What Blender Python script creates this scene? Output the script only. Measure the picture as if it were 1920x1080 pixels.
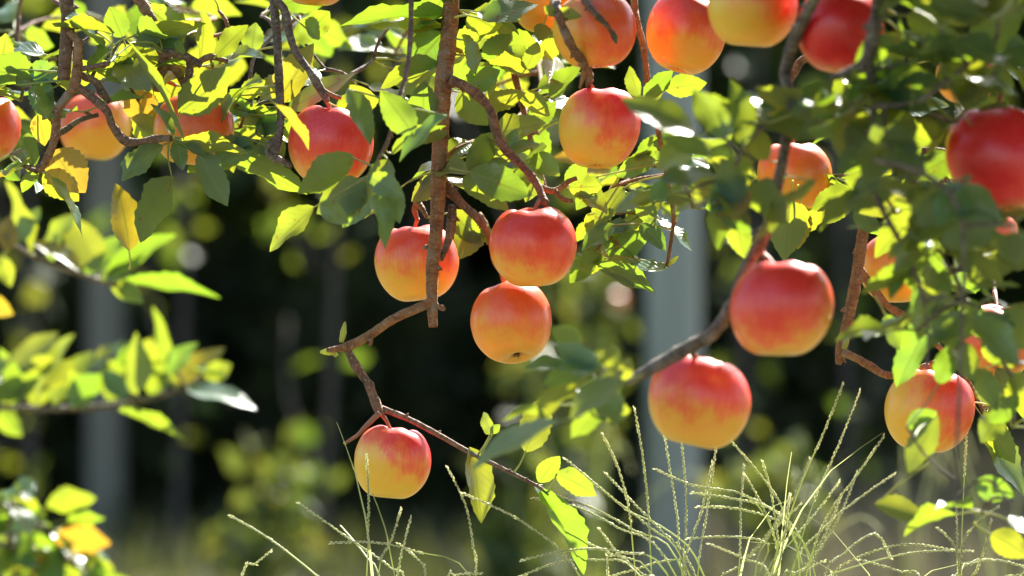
import bpy, math, random
import numpy as np
from mathutils import Vector, Matrix, Quaternion
R = math.radians
random.seed(11)
rng = np.random.default_rng(5)
for o in list(bpy.data.objects): bpy.data.objects.remove(o)
scene = bpy.context.scene
COL = scene.collection

# ------------------------------------------------------------------ camera
CAM_D, CAM_Z, FPX = 4.0, 0.80, 8000.0          # metres to the sharp plane, lens height, focal length in photo pixels
cd = bpy.data.cameras.new('camera'); cam = bpy.data.objects.new('camera', cd); COL.objects.link(cam)
cam.location = (0, -CAM_D, CAM_Z); cam.rotation_euler = (R(90), 0, 0)
cd.lens = 150; cd.sensor_width = 36; cd.clip_start = 0.05; cd.clip_end = 2000
cd.dof.use_dof = True; cd.dof.focus_distance = 4.0; cd.dof.aperture_fstop = 4.0
scene.camera = cam
# ------------------------------------------------------------------ sky, sun, exposure
SUN_EL, SUN_AZ = 41.0, 22.0                     # azimuth from +Y (away from the camera) towards +X
world = bpy.data.worlds.new('World'); scene.world = world; world.use_nodes = True
wn = world.node_tree.nodes; wl = world.node_tree.links; wn.clear()
sky = wn.new('ShaderNodeTexSky'); sky.sky_type = 'NISHITA'; sky.sun_disc = False
sky.sun_elevation = R(SUN_EL); sky.sun_rotation = R(SUN_AZ); sky.dust_density = 1.5
bg = wn.new('ShaderNodeBackground'); bg.inputs['Strength'].default_value = 0.08
wo = wn.new('ShaderNodeOutputWorld'); wl.new(sky.outputs[0], bg.inputs[0]); wl.new(bg.outputs[0], wo.inputs[0])
sd = bpy.data.lights.new('sun', 'SUN'); sd.energy = 5.0; sd.angle = R(0.53); sd.color = (1.0, 0.95, 0.86)
sun = bpy.data.objects.new('sun', sd); COL.objects.link(sun)
SUNV = Vector((math.sin(R(SUN_AZ)) * math.cos(R(SUN_EL)), math.cos(R(SUN_AZ)) * math.cos(R(SUN_EL)), math.sin(R(SUN_EL))))
sun.rotation_euler = SUNV.to_track_quat('Z', 'Y').to_euler(); sun.location = SUNV * 30
vs = scene.view_settings
vs.view_transform = 'Standard'; vs.look = 'None'; vs.gamma = 1; vs.use_curve_mapping = False; vs.exposure = 2.15
cy = scene.cycles
cy.use_denoising = True; cy.max_bounces = 8; cy.diffuse_bounces = 4; cy.glossy_bounces = 3
cy.transmission_bounces = 6; cy.transparent_max_bounces = 4; cy.sample_clamp_indirect = 6; cy.caustics_reflective = False; cy.caustics_refractive = False

# ------------------------------------------------------------------ small helpers
def P(px, py, y=0.0):
    """a point of the place: seen at photo pixel (px, py), y metres behind the sharp plane"""
    d = CAM_D + y
    return Vector(((px - 960) / FPX * d, y, CAM_Z - (py - 540) / FPX * d))
def PX(r, y=0.0): return r / FPX * (CAM_D + y)
def ru(a, b): return random.uniform(a, b)
def link(name, me, parent=None):
    o = bpy.data.objects.new(name, me); COL.objects.link(o)
    if parent: o.parent = parent
    return o
def tag(o, label=None, cat=None, group=None, kind=None):
    for k, v in (('label', label), ('category', cat), ('group', group), ('kind', kind)):
        if v: o[k] = v
    return o
def mesh(name, verts, faces, mats, uv=None, smooth=True, midx=None):
    me = bpy.data.meshes.new(name); me.from_pydata([tuple(v) for v in verts], [], faces)
    for m in (mats if isinstance(mats, (list, tuple)) else [mats]): me.materials.append(m)
    if uv is not None:
        l = me.uv_layers.new(name='UVMap'); vi = np.empty(len(me.loops), int); me.loops.foreach_get('vertex_index', vi)
        l.data.foreach_set('uv', np.asarray(uv, float)[vi].ravel())
    if midx is not None: me.polygons.foreach_set('material_index', midx)
    if smooth: me.polygons.foreach_set('use_smooth', [True] * len(me.polygons))
    me.update(); return me

def catmull(pts, rad, step):
    out, ro = [], []
    n = len(pts)
    for i in range(n - 1):
        p0 = pts[max(i - 1, 0)]; p1 = pts[i]; p2 = pts[i + 1]; p3 = pts[min(i + 2, n - 1)]
        k = max(2, int((p2 - p1).length / step))
        for j in range(k):
            t = j / k
            out.append(0.5 * ((2 * p1) + (p2 - p0) * t + (2 * p0 - 5 * p1 + 4 * p2 - p3) * t * t + (3 * p1 - p0 - 3 * p2 + p3) * t ** 3))
            ro.append(rad[i] + (rad[i + 1] - rad[i]) * t)
    out.append(pts[-1].copy()); ro.append(rad[-1]); return out, ro

def tube_geo(pts, rad, sides=8, step=0.006, knob=0.0, cap=True, seed=0):
    rr = random.Random(seed)
    pts, rad = catmull(pts, rad, step)
    V, F = [], []
    t = (pts[1] - pts[0]).normalized(); n = t.orthogonal().normalized()
    kn = 0
    for i, p in enumerate(pts):
        t2 = (pts[min(i + 1, len(pts) - 1)] - pts[max(i - 1, 0)]).normalized()
        q = t.rotation_difference(t2); n = (q @ n).normalized(); t = t2
        b = t.cross(n)
        kn = kn * 0.5 + rr.uniform(-1, 1) * 0.8
        for s in range(sides):
            a = 2 * math.pi * s / sides
            r = rad[i] * (1 + knob * (kn + rr.uniform(-.7, .7)))
            V.append(p + (n * math.cos(a) + b * math.sin(a)) * r)
    m = len(pts)
    for i in range(m - 1):
        for s in range(sides):
            s2 = (s + 1) % sides
            F.append((i * sides + s, i * sides + s2, (i + 1) * sides + s2, (i + 1) * sides + s))
    if cap:
        F.append(tuple(range(sides))[::-1]); F.append(tuple((m - 1) * sides + s for s in range(sides)))
    return V, F, pts
def tube_uv(nv, sides, step):
    return [((i // sides) * step, (i % sides) / sides) for i in range(nv)]

# ------------------------------------------------------------------ materials
def newmat(name):
    m = bpy.data.materials.new(name); m.use_nodes = True
    nt = m.node_tree; nt.nodes.clear()
    return m, nt, nt.nodes, nt.links
def N(nodes, t, **kw):
    n = nodes.new(t)
    for k, v in kw.items():
        if k in ('operation', 'blend_type', 'data_type', 'attribute_type', 'attribute_name', 'interpolation_type', 'uv_map', 'use_clamp', 'feature', 'noise_dimensions'): setattr(n, k, v)
        else: n.inputs[k.replace('_', ' ')].default_value = v
    return n
def ramp(nodes, stops):
    n = nodes.new('ShaderNodeValToRGB'); cr = n.color_ramp
    while len(cr.elements) < len(stops): cr.elements.new(0.5)
    for e, (p, c) in zip(cr.elements, stops): e.position = p; e.color = (*c, 1)
    return n
def mathn(nodes, links, op, a, b=None, clamp=False):
    n = nodes.new('ShaderNodeMath'); n.operation = op; n.use_clamp = clamp
    for i, v in enumerate((a, b)):
        if v is None: continue
        if isinstance(v, (int, float)): n.inputs[i].default_value = v
        else: links.new(v, n.inputs[i])
    return n.outputs[0]
def mixc(nodes, links, fac, a, b, bt='MIX'):
    n = nodes.new('ShaderNodeMix'); n.data_type = 'RGBA'; n.blend_type = bt
    for i, v in ((0, fac), (6, a), (7, b)):
        if isinstance(v, (int, float)): n.inputs[i].default_value = v
        elif isinstance(v, tuple): n.inputs[i].default_value = (*v, 1)
        else: links.new(v, n.inputs[i])
    return n.outputs[2]

def leaf_material(name, top, under, trans, tfac=0.5, veins=True, rough=0.32, hue=0.035, spec=0.5):
    m, nt, nd, lk = newmat(name)
    out = nd.new('ShaderNodeOutputMaterial')
    oi = nd.new('ShaderNodeObjectInfo'); geo = nd.new('ShaderNodeNewGeometry')
    tc = nd.new('ShaderNodeTexCoord')
    noi = N(nd, 'ShaderNodeTexNoise', Scale=38.0, Detail=3.0); lk.new(tc.outputs['Object'], noi.inputs['Vector'])
    rnd = oi.outputs['Random'] if veins else geo.outputs['Random Per Island']
    topc = mixc(nd, lk, noi.outputs['Fac'], top, tuple(c * 1.7 for c in top))
    col = mixc(nd, lk, geo.outputs['Backfacing'], topc, under)
    hs = nd.new('ShaderNodeHueSaturation')
    lk.new(mathn(nd, lk, 'ADD', mathn(nd, lk, 'MULTIPLY', rnd, -2 * hue), 0.5 + hue * .8), hs.inputs['Hue'])
    lk.new(mathn(nd, lk, 'ADD', mathn(nd, lk, 'MULTIPLY', rnd, .4), 0.8), hs.inputs['Value'])
    lk.new(col, hs.inputs['Color'])
    ht = nd.new('ShaderNodeHueSaturation')
    lk.new(hs.inputs['Hue'].links[0].from_socket, ht.inputs['Hue']); 
    lk.new(mathn(nd, lk, 'ADD', mathn(nd, lk, 'MULTIPLY', noi.outputs['Fac'], .5), 0.72), ht.inputs['Value'])
    ht.inputs['Color'].default_value = (*trans, 1)
    base, tcol, bump = hs.outputs[0], ht.outputs[0], None
    if veins:
        uv = nd.new('ShaderNodeUVMap'); sep = nd.new('ShaderNodeSeparateXYZ'); lk.new(uv.outputs[0], sep.inputs[0])
        u, v = sep.outputs['X'], sep.outputs['Y']
        av = mathn(nd, lk, 'ABSOLUTE', mathn(nd, lk, 'SUBTRACT', v, 0.5))            # 0 at the midrib, .5 at the margin
        mid = N(nd, 'ShaderNodeMapRange', From_Min=0.018, From_Max=0.045, To_Min=1.0, To_Max=0.0); lk.new(av, mid.inputs['Value'])
        ph = mathn(nd, lk, 'SUBTRACT', mathn(nd, lk, 'MULTIPLY', u, 9.0), mathn(nd, lk, 'MULTIPLY', av, 5.0))
        fr = mathn(nd, lk, 'ABSOLUTE', mathn(nd, lk, 'SUBTRACT', mathn(nd, lk, 'FRACT', ph), 0.5))
        lat = N(nd, 'ShaderNodeMapRange', From_Min=0.02, From_Max=0.11, To_Min=0.55, To_Max=0.0); lk.new(fr, lat.inputs['Value'])
        vein = mathn(nd, lk, 'MAXIMUM', mid.outputs[0], lat.outputs[0])
        base = mixc(nd, lk, mathn(nd, lk, 'MULTIPLY', vein, 0.55), base, (0.22, 0.30, 0.10))
        tcol = mixc(nd, lk, mathn(nd, lk, 'MULTIPLY', vein, 0.6), tcol, (0.14, 0.17, 0.01))
        # small brown scars near the margin
        sc = N(nd, 'ShaderNodeTexNoise', Scale=120.0, Detail=2.0); lk.new(tc.outputs['Object'], sc.inputs['Vector'])
        scm = N(nd, 'ShaderNodeMapRange', From_Min=0.69, From_Max=0.74, To_Min=0.0, To_Max=0.8); lk.new(sc.outputs['Fac'], scm.inputs['Value'])
        base = mixc(nd, lk, scm.outputs[0], base, (0.14, 0.07, 0.03)); tcol = mixc(nd, lk, scm.outputs[0], tcol, (0.25, 0.12, 0.02))
        bmp = N(nd, 'ShaderNodeBump', Strength=0.35, Distance=0.0015); lk.new(mathn(nd, lk, 'SUBTRACT', noi.outputs['Fac'], vein), bmp.inputs['Height'])
        bump = bmp.outputs[0]
    pr = nd.new('ShaderNodeBsdfPrincipled'); lk.new(base, pr.inputs['Base Color'])
    lk.new(mathn(nd, lk, 'ADD', mathn(nd, lk, 'MULTIPLY', geo.outputs['Backfacing'], 0.3), rough), pr.inputs['Roughness'])
    pr.inputs['Specular IOR Level'].default_value = spec
    tr = nd.new('ShaderNodeBsdfTranslucent'); lk.new(tcol, tr.inputs['Color'])
    if bump: lk.new(bump, pr.inputs['Normal'])
    mx = nd.new('ShaderNodeMixShader'); mx.inputs[0].default_value = tfac
    lk.new(pr.outputs[0], mx.inputs[1]); lk.new(tr.outputs[0], mx.inputs[2]); lk.new(mx.outputs[0], out.inputs[0])
    return m
M_LEAF = leaf_material('apple_leaf', (0.022, 0.088, 0.062), (0.040, 0.100, 0.068), (0.31, 0.42, 0.017), 0.42, rough=.29, spec=.75)
M_LEAFY = leaf_material('yellowing_leaf', (0.10, 0.13, 0.03), (0.22, 0.24, 0.08), (0.50, 0.38, 0.02), 0.45)
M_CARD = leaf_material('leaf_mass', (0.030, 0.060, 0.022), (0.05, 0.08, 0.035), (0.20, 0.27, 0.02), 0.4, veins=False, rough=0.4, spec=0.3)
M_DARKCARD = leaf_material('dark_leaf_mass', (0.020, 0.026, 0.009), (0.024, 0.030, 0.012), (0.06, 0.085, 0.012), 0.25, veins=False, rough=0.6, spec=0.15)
M_WEED = leaf_material('weed_leaf', (0.05, 0.08, 0.025), (0.07, 0.10, 0.03), (0.14, 0.17, 0.02), 0.42, veins=False, rough=0.5, spec=.3)

def bark_material(name, c1, c2, c3, rough=0.75):
    m, nt, nd, lk = newmat(name); out = nd.new('ShaderNodeOutputMaterial')
    tc = nd.new('ShaderNodeTexCoord')
    n1 = N(nd, 'ShaderNodeTexNoise', Scale=75.0, Detail=6.0, Roughness=0.7); lk.new(tc.outputs['Object'], n1.inputs['Vector'])
    n2 = N(nd, 'ShaderNodeTexNoise', Scale=330.0, Detail=3.0); lk.new(tc.outputs['Object'], n2.inputs['Vector'])
    # wrinkles running round the twig
    uv = nd.new('ShaderNodeUVMap'); mp = nd.new('ShaderNodeVectorMath'); mp.operation = 'MULTIPLY'; mp.inputs[1].default_value = (330, 2.2, 1); lk.new(uv.outputs[0], mp.inputs[0])
    n3 = N(nd, 'ShaderNodeTexNoise', Scale=1.0, Detail=3.0, Roughness=.6); lk.new(mp.outputs[0], n3.inputs['Vector'])
    f = mathn(nd, lk, 'ADD', mathn(nd, lk, 'MULTIPLY', n1.outputs['Fac'], .62), mathn(nd, lk, 'MULTIPLY', n3.outputs['Fac'], .38))
    cr = ramp(nd, [(0.36, c1), (0.50, c2), (0.63, c3)]); lk.new(f, cr.inputs[0])
    sp = N(nd, 'ShaderNodeMapRange', From_Min=0.60, From_Max=0.68, To_Min=0.0, To_Max=0.75); lk.new(n2.outputs['Fac'], sp.inputs['Value'])
    col = mixc(nd, lk, sp.outputs[0], cr.outputs[0], (0.36, 0.30, 0.23))
    lc = N(nd, 'ShaderNodeTexNoise', Scale=38.0, Detail=4.0); lk.new(tc.outputs['Object'], lc.inputs['Vector'])
    lm = N(nd, 'ShaderNodeMapRange', From_Min=0.60, From_Max=0.68, To_Min=0.0, To_Max=0.55); lk.new(lc.outputs['Fac'], lm.inputs['Value'])
    col = mixc(nd, lk, lm.outputs[0], col, (0.27, 0.26, 0.20))
    pr = nd.new('ShaderNodeBsdfPrincipled'); lk.new(col, pr.inputs['Base Color']); pr.inputs['Roughness'].default_value = rough
    hb = mathn(nd, lk, 'ADD', mathn(nd, lk, 'ADD', n1.outputs['Fac'], mathn(nd, lk, 'MULTIPLY', n2.outputs['Fac'], 0.5)), mathn(nd, lk, 'MULTIPLY', n3.outputs['Fac'], .9))
    b = N(nd, 'ShaderNodeBump', Strength=1.0, Distance=0.004); lk.new(hb, b.inputs['Height']); lk.new(b.outputs[0], pr.inputs['Normal'])
    lk.new(pr.outputs[0], out.inputs[0]); return m
M_BARK = bark_material('bark_brown', (0.07, 0.038, 0.022), (0.19, 0.10, 0.055), (0.30, 0.18, 0.11))
M_BARKR = bark_material('bark_red', (0.12, 0.05, 0.02), (0.28, 0.13, 0.05), (0.36, 0.21, 0.10))
M_BARKG = bark_material('bark_grey', (0.05, 0.038, 0.028), (0.15, 0.11, 0.08), (0.30, 0.25, 0.19))
M_TRUNK = bark_material('trunk_bark', (0.03, 0.024, 0.02), (0.06, 0.048, 0.04), (0.10, 0.085, 0.07))

def simple(name, c, rough=0.6, trans=None, tf=0.35):
    m, nt, nd, lk = newmat(name); out = nd.new('ShaderNodeOutputMaterial')
    tc = nd.new('ShaderNodeTexCoord'); n1 = N(nd, 'ShaderNodeTexNoise', Scale=90.0, Detail=3.0); lk.new(tc.outputs['Object'], n1.inputs['Vector'])
    col = mixc(nd, lk, n1.outputs['Fac'], tuple(x * .7 for x in c), tuple(min(1, x * 1.3) for x in c))
    pr = nd.new('ShaderNodeBsdfPrincipled'); lk.new(col, pr.inputs['Base Color']); pr.inputs['Roughness'].default_value = rough
    if trans:
        tr = nd.new('ShaderNodeBsdfTranslucent'); tr.inputs['Color'].default_value = (*trans, 1)
        mx = nd.new('ShaderNodeMixShader'); mx.inputs[0].default_value = tf
        lk.new(pr.outputs[0], mx.inputs[1]); lk.new(tr.outputs[0], mx.inputs[2]); lk.new(mx.outputs[0], out.inputs[0])
    else: lk.new(pr.outputs[0], out.inputs[0])
    return m
M_PETIOLE = simple('petiole', (0.30, 0.34, 0.12), 0.5, (0.6, 0.6, 0.1), 0.3)
M_STEM = simple('apple_stem', (0.30, 0.12, 0.06), 0.6)
M_BUD = simple('bud', (0.34, 0.38, 0.12), 0.6, (0.7, 0.75, 0.1), 0.4)
M_CALYX = simple('calyx', (0.17, 0.10, 0.045), 0.9)
M_SEED = simple('seed_head', (0.72, 0.70, 0.53), 0.55, (0.92, 0.92, 0.66), 0.5)
M_CULM = simple('culm', (0.38, 0.43, 0.20), 0.45, (0.66, 0.72, 0.28), 0.4)

def apple_material():
    m, nt, nd, lk = newmat('apple_skin'); out = nd.new('ShaderNodeOutputMaterial')
    tc = nd.new('ShaderNodeTexCoord'); geo = nd.new('ShaderNodeNewGeometry')
    am = N(nd, 'ShaderNodeAttribute', attribute_type='OBJECT', attribute_name='blush')
    ad = N(nd, 'ShaderNodeAttribute', attribute_type='OBJECT', attribute_name='blush_dir')
    ar = N(nd, 'ShaderNodeAttribute', attribute_type='OBJECT', attribute_name='ripeness')
    nrm = nd.new('ShaderNodeVectorMath'); nrm.operation = 'NORMALIZE'; lk.new(tc.outputs['Object'], nrm.inputs[0])
    dot = nd.new('ShaderNodeVectorMath'); dot.operation = 'DOT_PRODUCT'; lk.new(nrm.outputs[0], dot.inputs[0]); lk.new(ad.outputs['Vector'], dot.inputs[1])
    mp = nd.new('ShaderNodeVectorMath'); mp.operation = 'MULTIPLY'; lk.new(nrm.outputs[0], mp.inputs[0]); mp.inputs[1].default_value = (16, 16, 1.5)
    off = nd.new('ShaderNodeVectorMath'); off.operation = 'ADD'; lk.new(mp.outputs[0], off.inputs[0])
    oi = nd.new('ShaderNodeObjectInfo'); sc = nd.new('ShaderNodeVectorMath'); sc.operation = 'SCALE'; sc.inputs[0].default_value = (31, 17, 23)
    lk.new(oi.outputs['Random'], sc.inputs['Scale']); lk.new(sc.outputs[0], off.inputs[1])
    streak = N(nd, 'ShaderNodeTexNoise', Scale=1.0, Detail=4.0, Roughness=0.6); lk.new(off.outputs[0], streak.inputs['Vector'])
    o2 = nd.new('ShaderNodeVectorMath'); o2.operation = 'ADD'; lk.new(nrm.outputs[0], o2.inputs[0]); lk.new(sc.outputs[0], o2.inputs[1])
    big = N(nd, 'ShaderNodeTexNoise', Scale=2.0, Detail=2.0); lk.new(o2.outputs[0], big.inputs['Vector'])
    s = mathn(nd, lk, 'ADD', mathn(nd, lk, 'MULTIPLY', dot.outputs['Value'], 0.62), am.outputs['Fac'])
    s = mathn(nd, lk, 'ADD', s, mathn(nd, lk, 'MULTIPLY', mathn(nd, lk, 'SUBTRACT', streak.outputs['Fac'], .5), 0.42))
    s = mathn(nd, lk, 'ADD', s, mathn(nd, lk, 'MULTIPLY', mathn(nd, lk, 'SUBTRACT', big.outputs['Fac'], .5), 0.7))
    cr = ramp(nd, [(0.0, (0.85, 0.54, 0.05)), (0.32, (0.91, 0.42, 0.05)), (0.54, (0.92, 0.17, 0.048)), (0.76, (0.88, 0.062, 0.042)), (1.0, (0.78, 0.024, 0.028))])
    lk.new(s, cr.inputs[0])
    orange = mixc(nd, lk, mathn(nd, lk, 'MULTIPLY', ar.outputs['Fac'], 0.65), cr.outputs[0], (0.86, 0.25, 0.015))
    # lenticels: tiny darker specks, and russet near the cavities
    vo = N(nd, 'ShaderNodeTexVoronoi', Scale=15.0); lk.new(o2.outputs[0], vo.inputs['Vector'])
    dm = N(nd, 'ShaderNodeMapRange', From_Min=0.09, From_Max=0.17, To_Min=0.5, To_Max=0.0); lk.new(vo.outputs['Distance'], dm.inputs['Value'])
    col = mixc(nd, lk, dm.outputs[0], orange, (0.80, 0.50, 0.22))
    sep = nd.new('ShaderNodeSeparateXYZ'); lk.new(nrm.outputs[0], sep.inputs[0])
    fine = N(nd, 'ShaderNodeTexNoise', Scale=9.0, Detail=5.0); lk.new(o2.outputs[0], fine.inputs['Vector'])
    rz = N(nd, 'ShaderNodeMapRange', From_Min=-0.80, From_Max=-1.02, To_Min=0.0, To_Max=1.0); lk.new(sep.outputs['Z'], rz.inputs['Value'])
    rus = mathn(nd, lk, 'MULTIPLY', rz.outputs[0], mathn(nd, lk, 'MULTIPLY', fine.outputs['Fac'], 1.0), True)
    col = mixc(nd, lk, rus, col, (0.34, 0.22, 0.06))
    pr = nd.new('ShaderNodeBsdfPrincipled'); lk.new(col, pr.inputs['Base Color'])
    rg = N(nd, 'ShaderNodeMapRange', To_Min=0.26, To_Max=0.42); lk.new(fine.outputs['Fac'], rg.inputs['Value']); lk.new(rg.outputs[0], pr.inputs['Roughness'])
    pr.inputs['Subsurface Weight'].default_value = 0.25; pr.inputs['Subsurface Radius'].default_value = (1.0, 0.45, 0.15); pr.inputs['Subsurface Scale'].default_value = 0.012
    pr.inputs['Specular IOR Level'].default_value = 0.6
    b = N(nd, 'ShaderNodeBump', Strength=0.06, Distance=0.002); lk.new(fine.outputs['Fac'], b.inputs['Height']); lk.new(b.outputs[0], pr.inputs['Normal'])
    lk.new(pr.outputs[0], out.inputs[0]); return m
M_APPLE = apple_material()

def ground_material():
    m, nt, nd, lk = newmat('orchard_ground'); out = nd.new('ShaderNodeOutputMaterial')
    tc = nd.new('ShaderNodeTexCoord')
    a = N(nd, 'ShaderNodeTexNoise', Scale=0.45, Detail=4.0); lk.new(tc.outputs['Object'], a.inputs['Vector'])
    b = N(nd, 'ShaderNodeTexNoise', Scale=14.0, Detail=6.0, Roughness=0.7); lk.new(tc.outputs['Object'], b.inputs['Vector'])
    c1 = ramp(nd, [(0.3, (0.05, 0.075, 0.02)), (0.55, (0.11, 0.12, 0.035)), (0.75, (0.20, 0.15, 0.08))]); lk.new(b.outputs['Fac'], c1.inputs[0])
    c2 = ramp(nd, [(0.3, (0.11, 0.085, 0.055)), (0.6, (0.24, 0.19, 0.12)), (0.8, (0.33, 0.28, 0.19))]); lk.new(b.outputs['Fac'], c2.inputs[0])
    fr = N(nd, 'ShaderNodeMapRange', From_Min=0.42, From_Max=0.58); lk.new(a.outputs['Fac'], fr.inputs['Value'])
    col = mixc(nd, lk, fr.outputs[0], c1.outputs[0], c2.outputs[0])
    pr = nd.new('ShaderNodeBsdfPrincipled'); lk.new(col, pr.inputs['Base Color']); pr.inputs['Roughness'].default_value = 0.95
    bp = N(nd, 'ShaderNodeBump', Strength=0.9, Distance=0.04); lk.new(b.outputs['Fac'], bp.inputs['Height']); lk.new(bp.outputs[0], pr.inputs['Normal'])
    lk.new(pr.outputs[0], out.inputs[0]); return m

# ------------------------------------------------------------------ ground
def ground():
    n = 60; xs = np.concatenate([np.linspace(-400, -20, 8), np.linspace(-18, 18, n), np.linspace(20, 400, 8)])
    ys = np.concatenate([np.linspace(-400, -10, 6), np.linspace(-8, 30, n), np.linspace(34, 600, 8)])
    V = [(x, y, 0.03 * math.sin(x * 1.3 + y * .4) * math.sin(y * .9) if abs(x) < 19 and -9 < y < 31 else 0.0) for y in ys for x in xs]
    w = len(xs); F = [(j * w + i, j * w + i + 1, (j + 1) * w + i + 1, (j + 1) * w + i) for j in range(len(ys) - 1) for i in range(w - 1)]
    tag(link('ground', mesh('ground', V, F, ground_material())), 'grassy orchard ground under the trees', 'ground', kind='structure')
ground()

# ------------------------------------------------------------------ leaf masses (far foliage)
def card_mesh(name, cen, size, mat, upbias=0.35, nrm=None):
    """many small folded leaves: 4 corner points each, two triangles along the midrib"""
    n = len(cen)
    a = rng.normal(size=(n, 3)); a[:, 2] -= 0.25; a /= np.linalg.norm(a, axis=1)[:, None]
    h = rng.normal(size=(n, 3)); h[:, 2] += upbias
    s = np.cross(a, h); s /= np.linalg.norm(s, axis=1)[:, None] + 1e-9; nn = np.cross(s, a)
    L = size * rng.uniform(0.6, 1.3, n)[:, None]
    base = cen; tip = cen + a * L
    l = cen + a * L * .45 + s * L * .3 + nn * L * .1; r = cen + a * L * .45 - s * L * .3 + nn * L * .1
    V = np.stack([base, l, tip, r], 1).reshape(-1, 3)
    me = bpy.data.meshes.new(name); me.vertices.add(4 * n); me.vertices.foreach_set('co', V.ravel())
    idx = np.arange(n) * 4
    tri = np.stack([idx, idx + 1, idx + 2, idx, idx + 2, idx + 3], 1).reshape(-1)
    me.loops.add(6 * n); me.loops.foreach_set('vertex_index', tri); me.polygons.add(2 * n)
    me.polygons.foreach_set('loop_start', np.arange(2 * n) * 3); me.materials.append(mat); me.update(calc_edges=True); me.validate()
    return me
def blobs(cents, rads, n, shell=0.5):
    """points in a set of lumps, denser towards each lump's skin"""
    cents = np.array(cents, float); rads = np.array(rads, float)
    w = (rads ** 2) if rads.ndim == 1 else rads.prod(1) ** .66
    k = rng.choice(len(cents), n, p=w / w.sum())
    d = rng.normal(size=(n, 3)); d /= np.linalg.norm(d, axis=1)[:, None]
    q = rng.uniform(shell ** 3, 1.1, n) ** (1 / 3.)
    rr = rads[k][:, None] if rads.ndim == 1 else rads[k]
    return cents[k] + d * rr * q[:, None]

# ------------------------------------------------------------------ orchard rows behind
def tree_meshes(seed):
    rr = random.Random(seed)
    V, F = [], []
    def addt(pts, rad, sides=8):
        v, f, _ = tube_geo(pts, rad, sides, 0.12, 0.06, True, rr.random())
        o = len(V); V.extend(v); F.extend([tuple(i + o for i in q) for q in f])
    fork = Vector((rr.uniform(-.08, .08), rr.uniform(-.08, .08), 1.15))
    addt([Vector((0, 0, -.05)), Vector((.03, .02, .3)), Vector((-.02, .03, .75)), fork], [.13, .095, .085, .09], 10)
    cs, rs = [], []
    for k in range(6):
        an = k * 1.05 + rr.uniform(-.3, .3); ln = rr.uniform(1.1, 1.7)
        e = fork + Vector((math.cos(an) * ln, math.sin(an) * ln, rr.uniform(.5, 1.5)))
        m = fork.lerp(e, .5) + Vector((0, 0, .25)); addt([fork, m, e], [.06, .04, .018], 6)
        cs += [tuple(e), tuple(m + Vector((rr.uniform(-.3, .3), rr.uniform(-.3, .3), .5)))]; rs += [rr.uniform(.6, .85), rr.uniform(.6, .8)]
        for j in range(3):
            q = fork.lerp(e, rr.uniform(.5, 1)); e2 = q + Vector((rr.uniform(-.7, .7), rr.uniform(-.7, .7), rr.uniform(-.4, .6)))
            addt([q, q.lerp(e2, .5) + Vector((0, 0, .08)), e2], [.02, .014, .006], 5); cs.append(tuple(e2)); rs.append(rr.uniform(.35, .55))
    cs.append((fork.x, fork.y, 2.4)); rs.append(1.0)
    tm = mesh('tree_trunk', V, F, M_TRUNK)
    pts = blobs(cs, rs, 16000, 0.3)
    cm = card_mesh('tree_crown', pts, 0.105, M_CARD)
    return tm, cm
TREE_M = [tree_meshes(3), tree_meshes(8)]
def far_tree(x, y, var, rot, s, label):
    e = link('apple_tree', None); e.location = (x, y, 0); e.rotation_euler = (0, 0, rot); e.scale = (s, s, s)
    tag(e, label, 'tree', 'apple trees in the rows behind')
    link('trunk', TREE_M[var][0], e); link('crown', TREE_M[var][1], e)
def trunk_x(px, y): return (px - 960) / FPX * (CAM_D + y)
TREES = [(trunk_x(835, 12.0), 12.0, 0, 0.3, 1.12, 'blurred apple tree whose black trunk stands below the three central apples'),
 (trunk_x(-20, 12.6), 12.6, 1, 2.0, 1.12, 'blurred apple tree with dark trunk at the far left edge'),
 (trunk_x(1560, 12.4), 12.4, 0, 4.1, 1.15, 'blurred apple tree with dark trunk to the right of the pale blue-grey post'),
 (-4.8, 12.3, 1, 1.0, 1.1, 'apple tree whose crown darkens the distance beyond the left edge'),
 (4.5, 12.6, 1, 5.2, 1.0, 'apple tree whose crown darkens the distance beyond the right edge'),
 (-4.6, 16.0, 0, 1.7, 1.15, 'second-row apple tree far behind the left foliage'),
 (-1.4, 16.4, 1, 3.3, 1.15, 'second-row apple tree far behind the lowest apple'),
 (1.5, 16.2, 0, 0.9, 1.15, 'second-row apple tree far behind the blue-grey post'),
 (4.6, 16.3, 1, 2.6, 1.15, 'second-row apple tree far behind the dark right foliage')]
for t in TREES: far_tree(*t)
# a dense windbreak closes the orchard off
WB = [(x + ru(-.3, .3), yy, z) for x in np.arange(-17, 18, 1.3) for yy in (19.5, 21.2, 22.9) for z in (0.6, 1.7, 2.9, 4.2, 5.5)]
pts = blobs(WB, [1.35] * len(WB), 130000, 0.0)
pts = pts[pts[:, 2] > 0.02]
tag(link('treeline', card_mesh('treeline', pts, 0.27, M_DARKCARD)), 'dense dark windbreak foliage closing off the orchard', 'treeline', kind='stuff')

UG = []
for k in range(70):
    px = ru(-250, 1640); y = ru(9.2, 11.2)
    if 745 < px < 925: y = ru(13, 14.5)
    top = ru(.45, .95)
    UG += [((px - 960) / FPX * (CAM_D + y), y, z) for z in np.arange(.1, top, .22)]
pts = blobs(UG, [.26] * len(UG), 34000, .0); pts = pts[pts[:, 2] > .01]
tag(link('undergrowth', card_mesh('undergrowth', pts, .10, M_DARKCARD)), 'dark low undergrowth between the orchard rows', 'undergrowth', kind='stuff')

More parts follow.
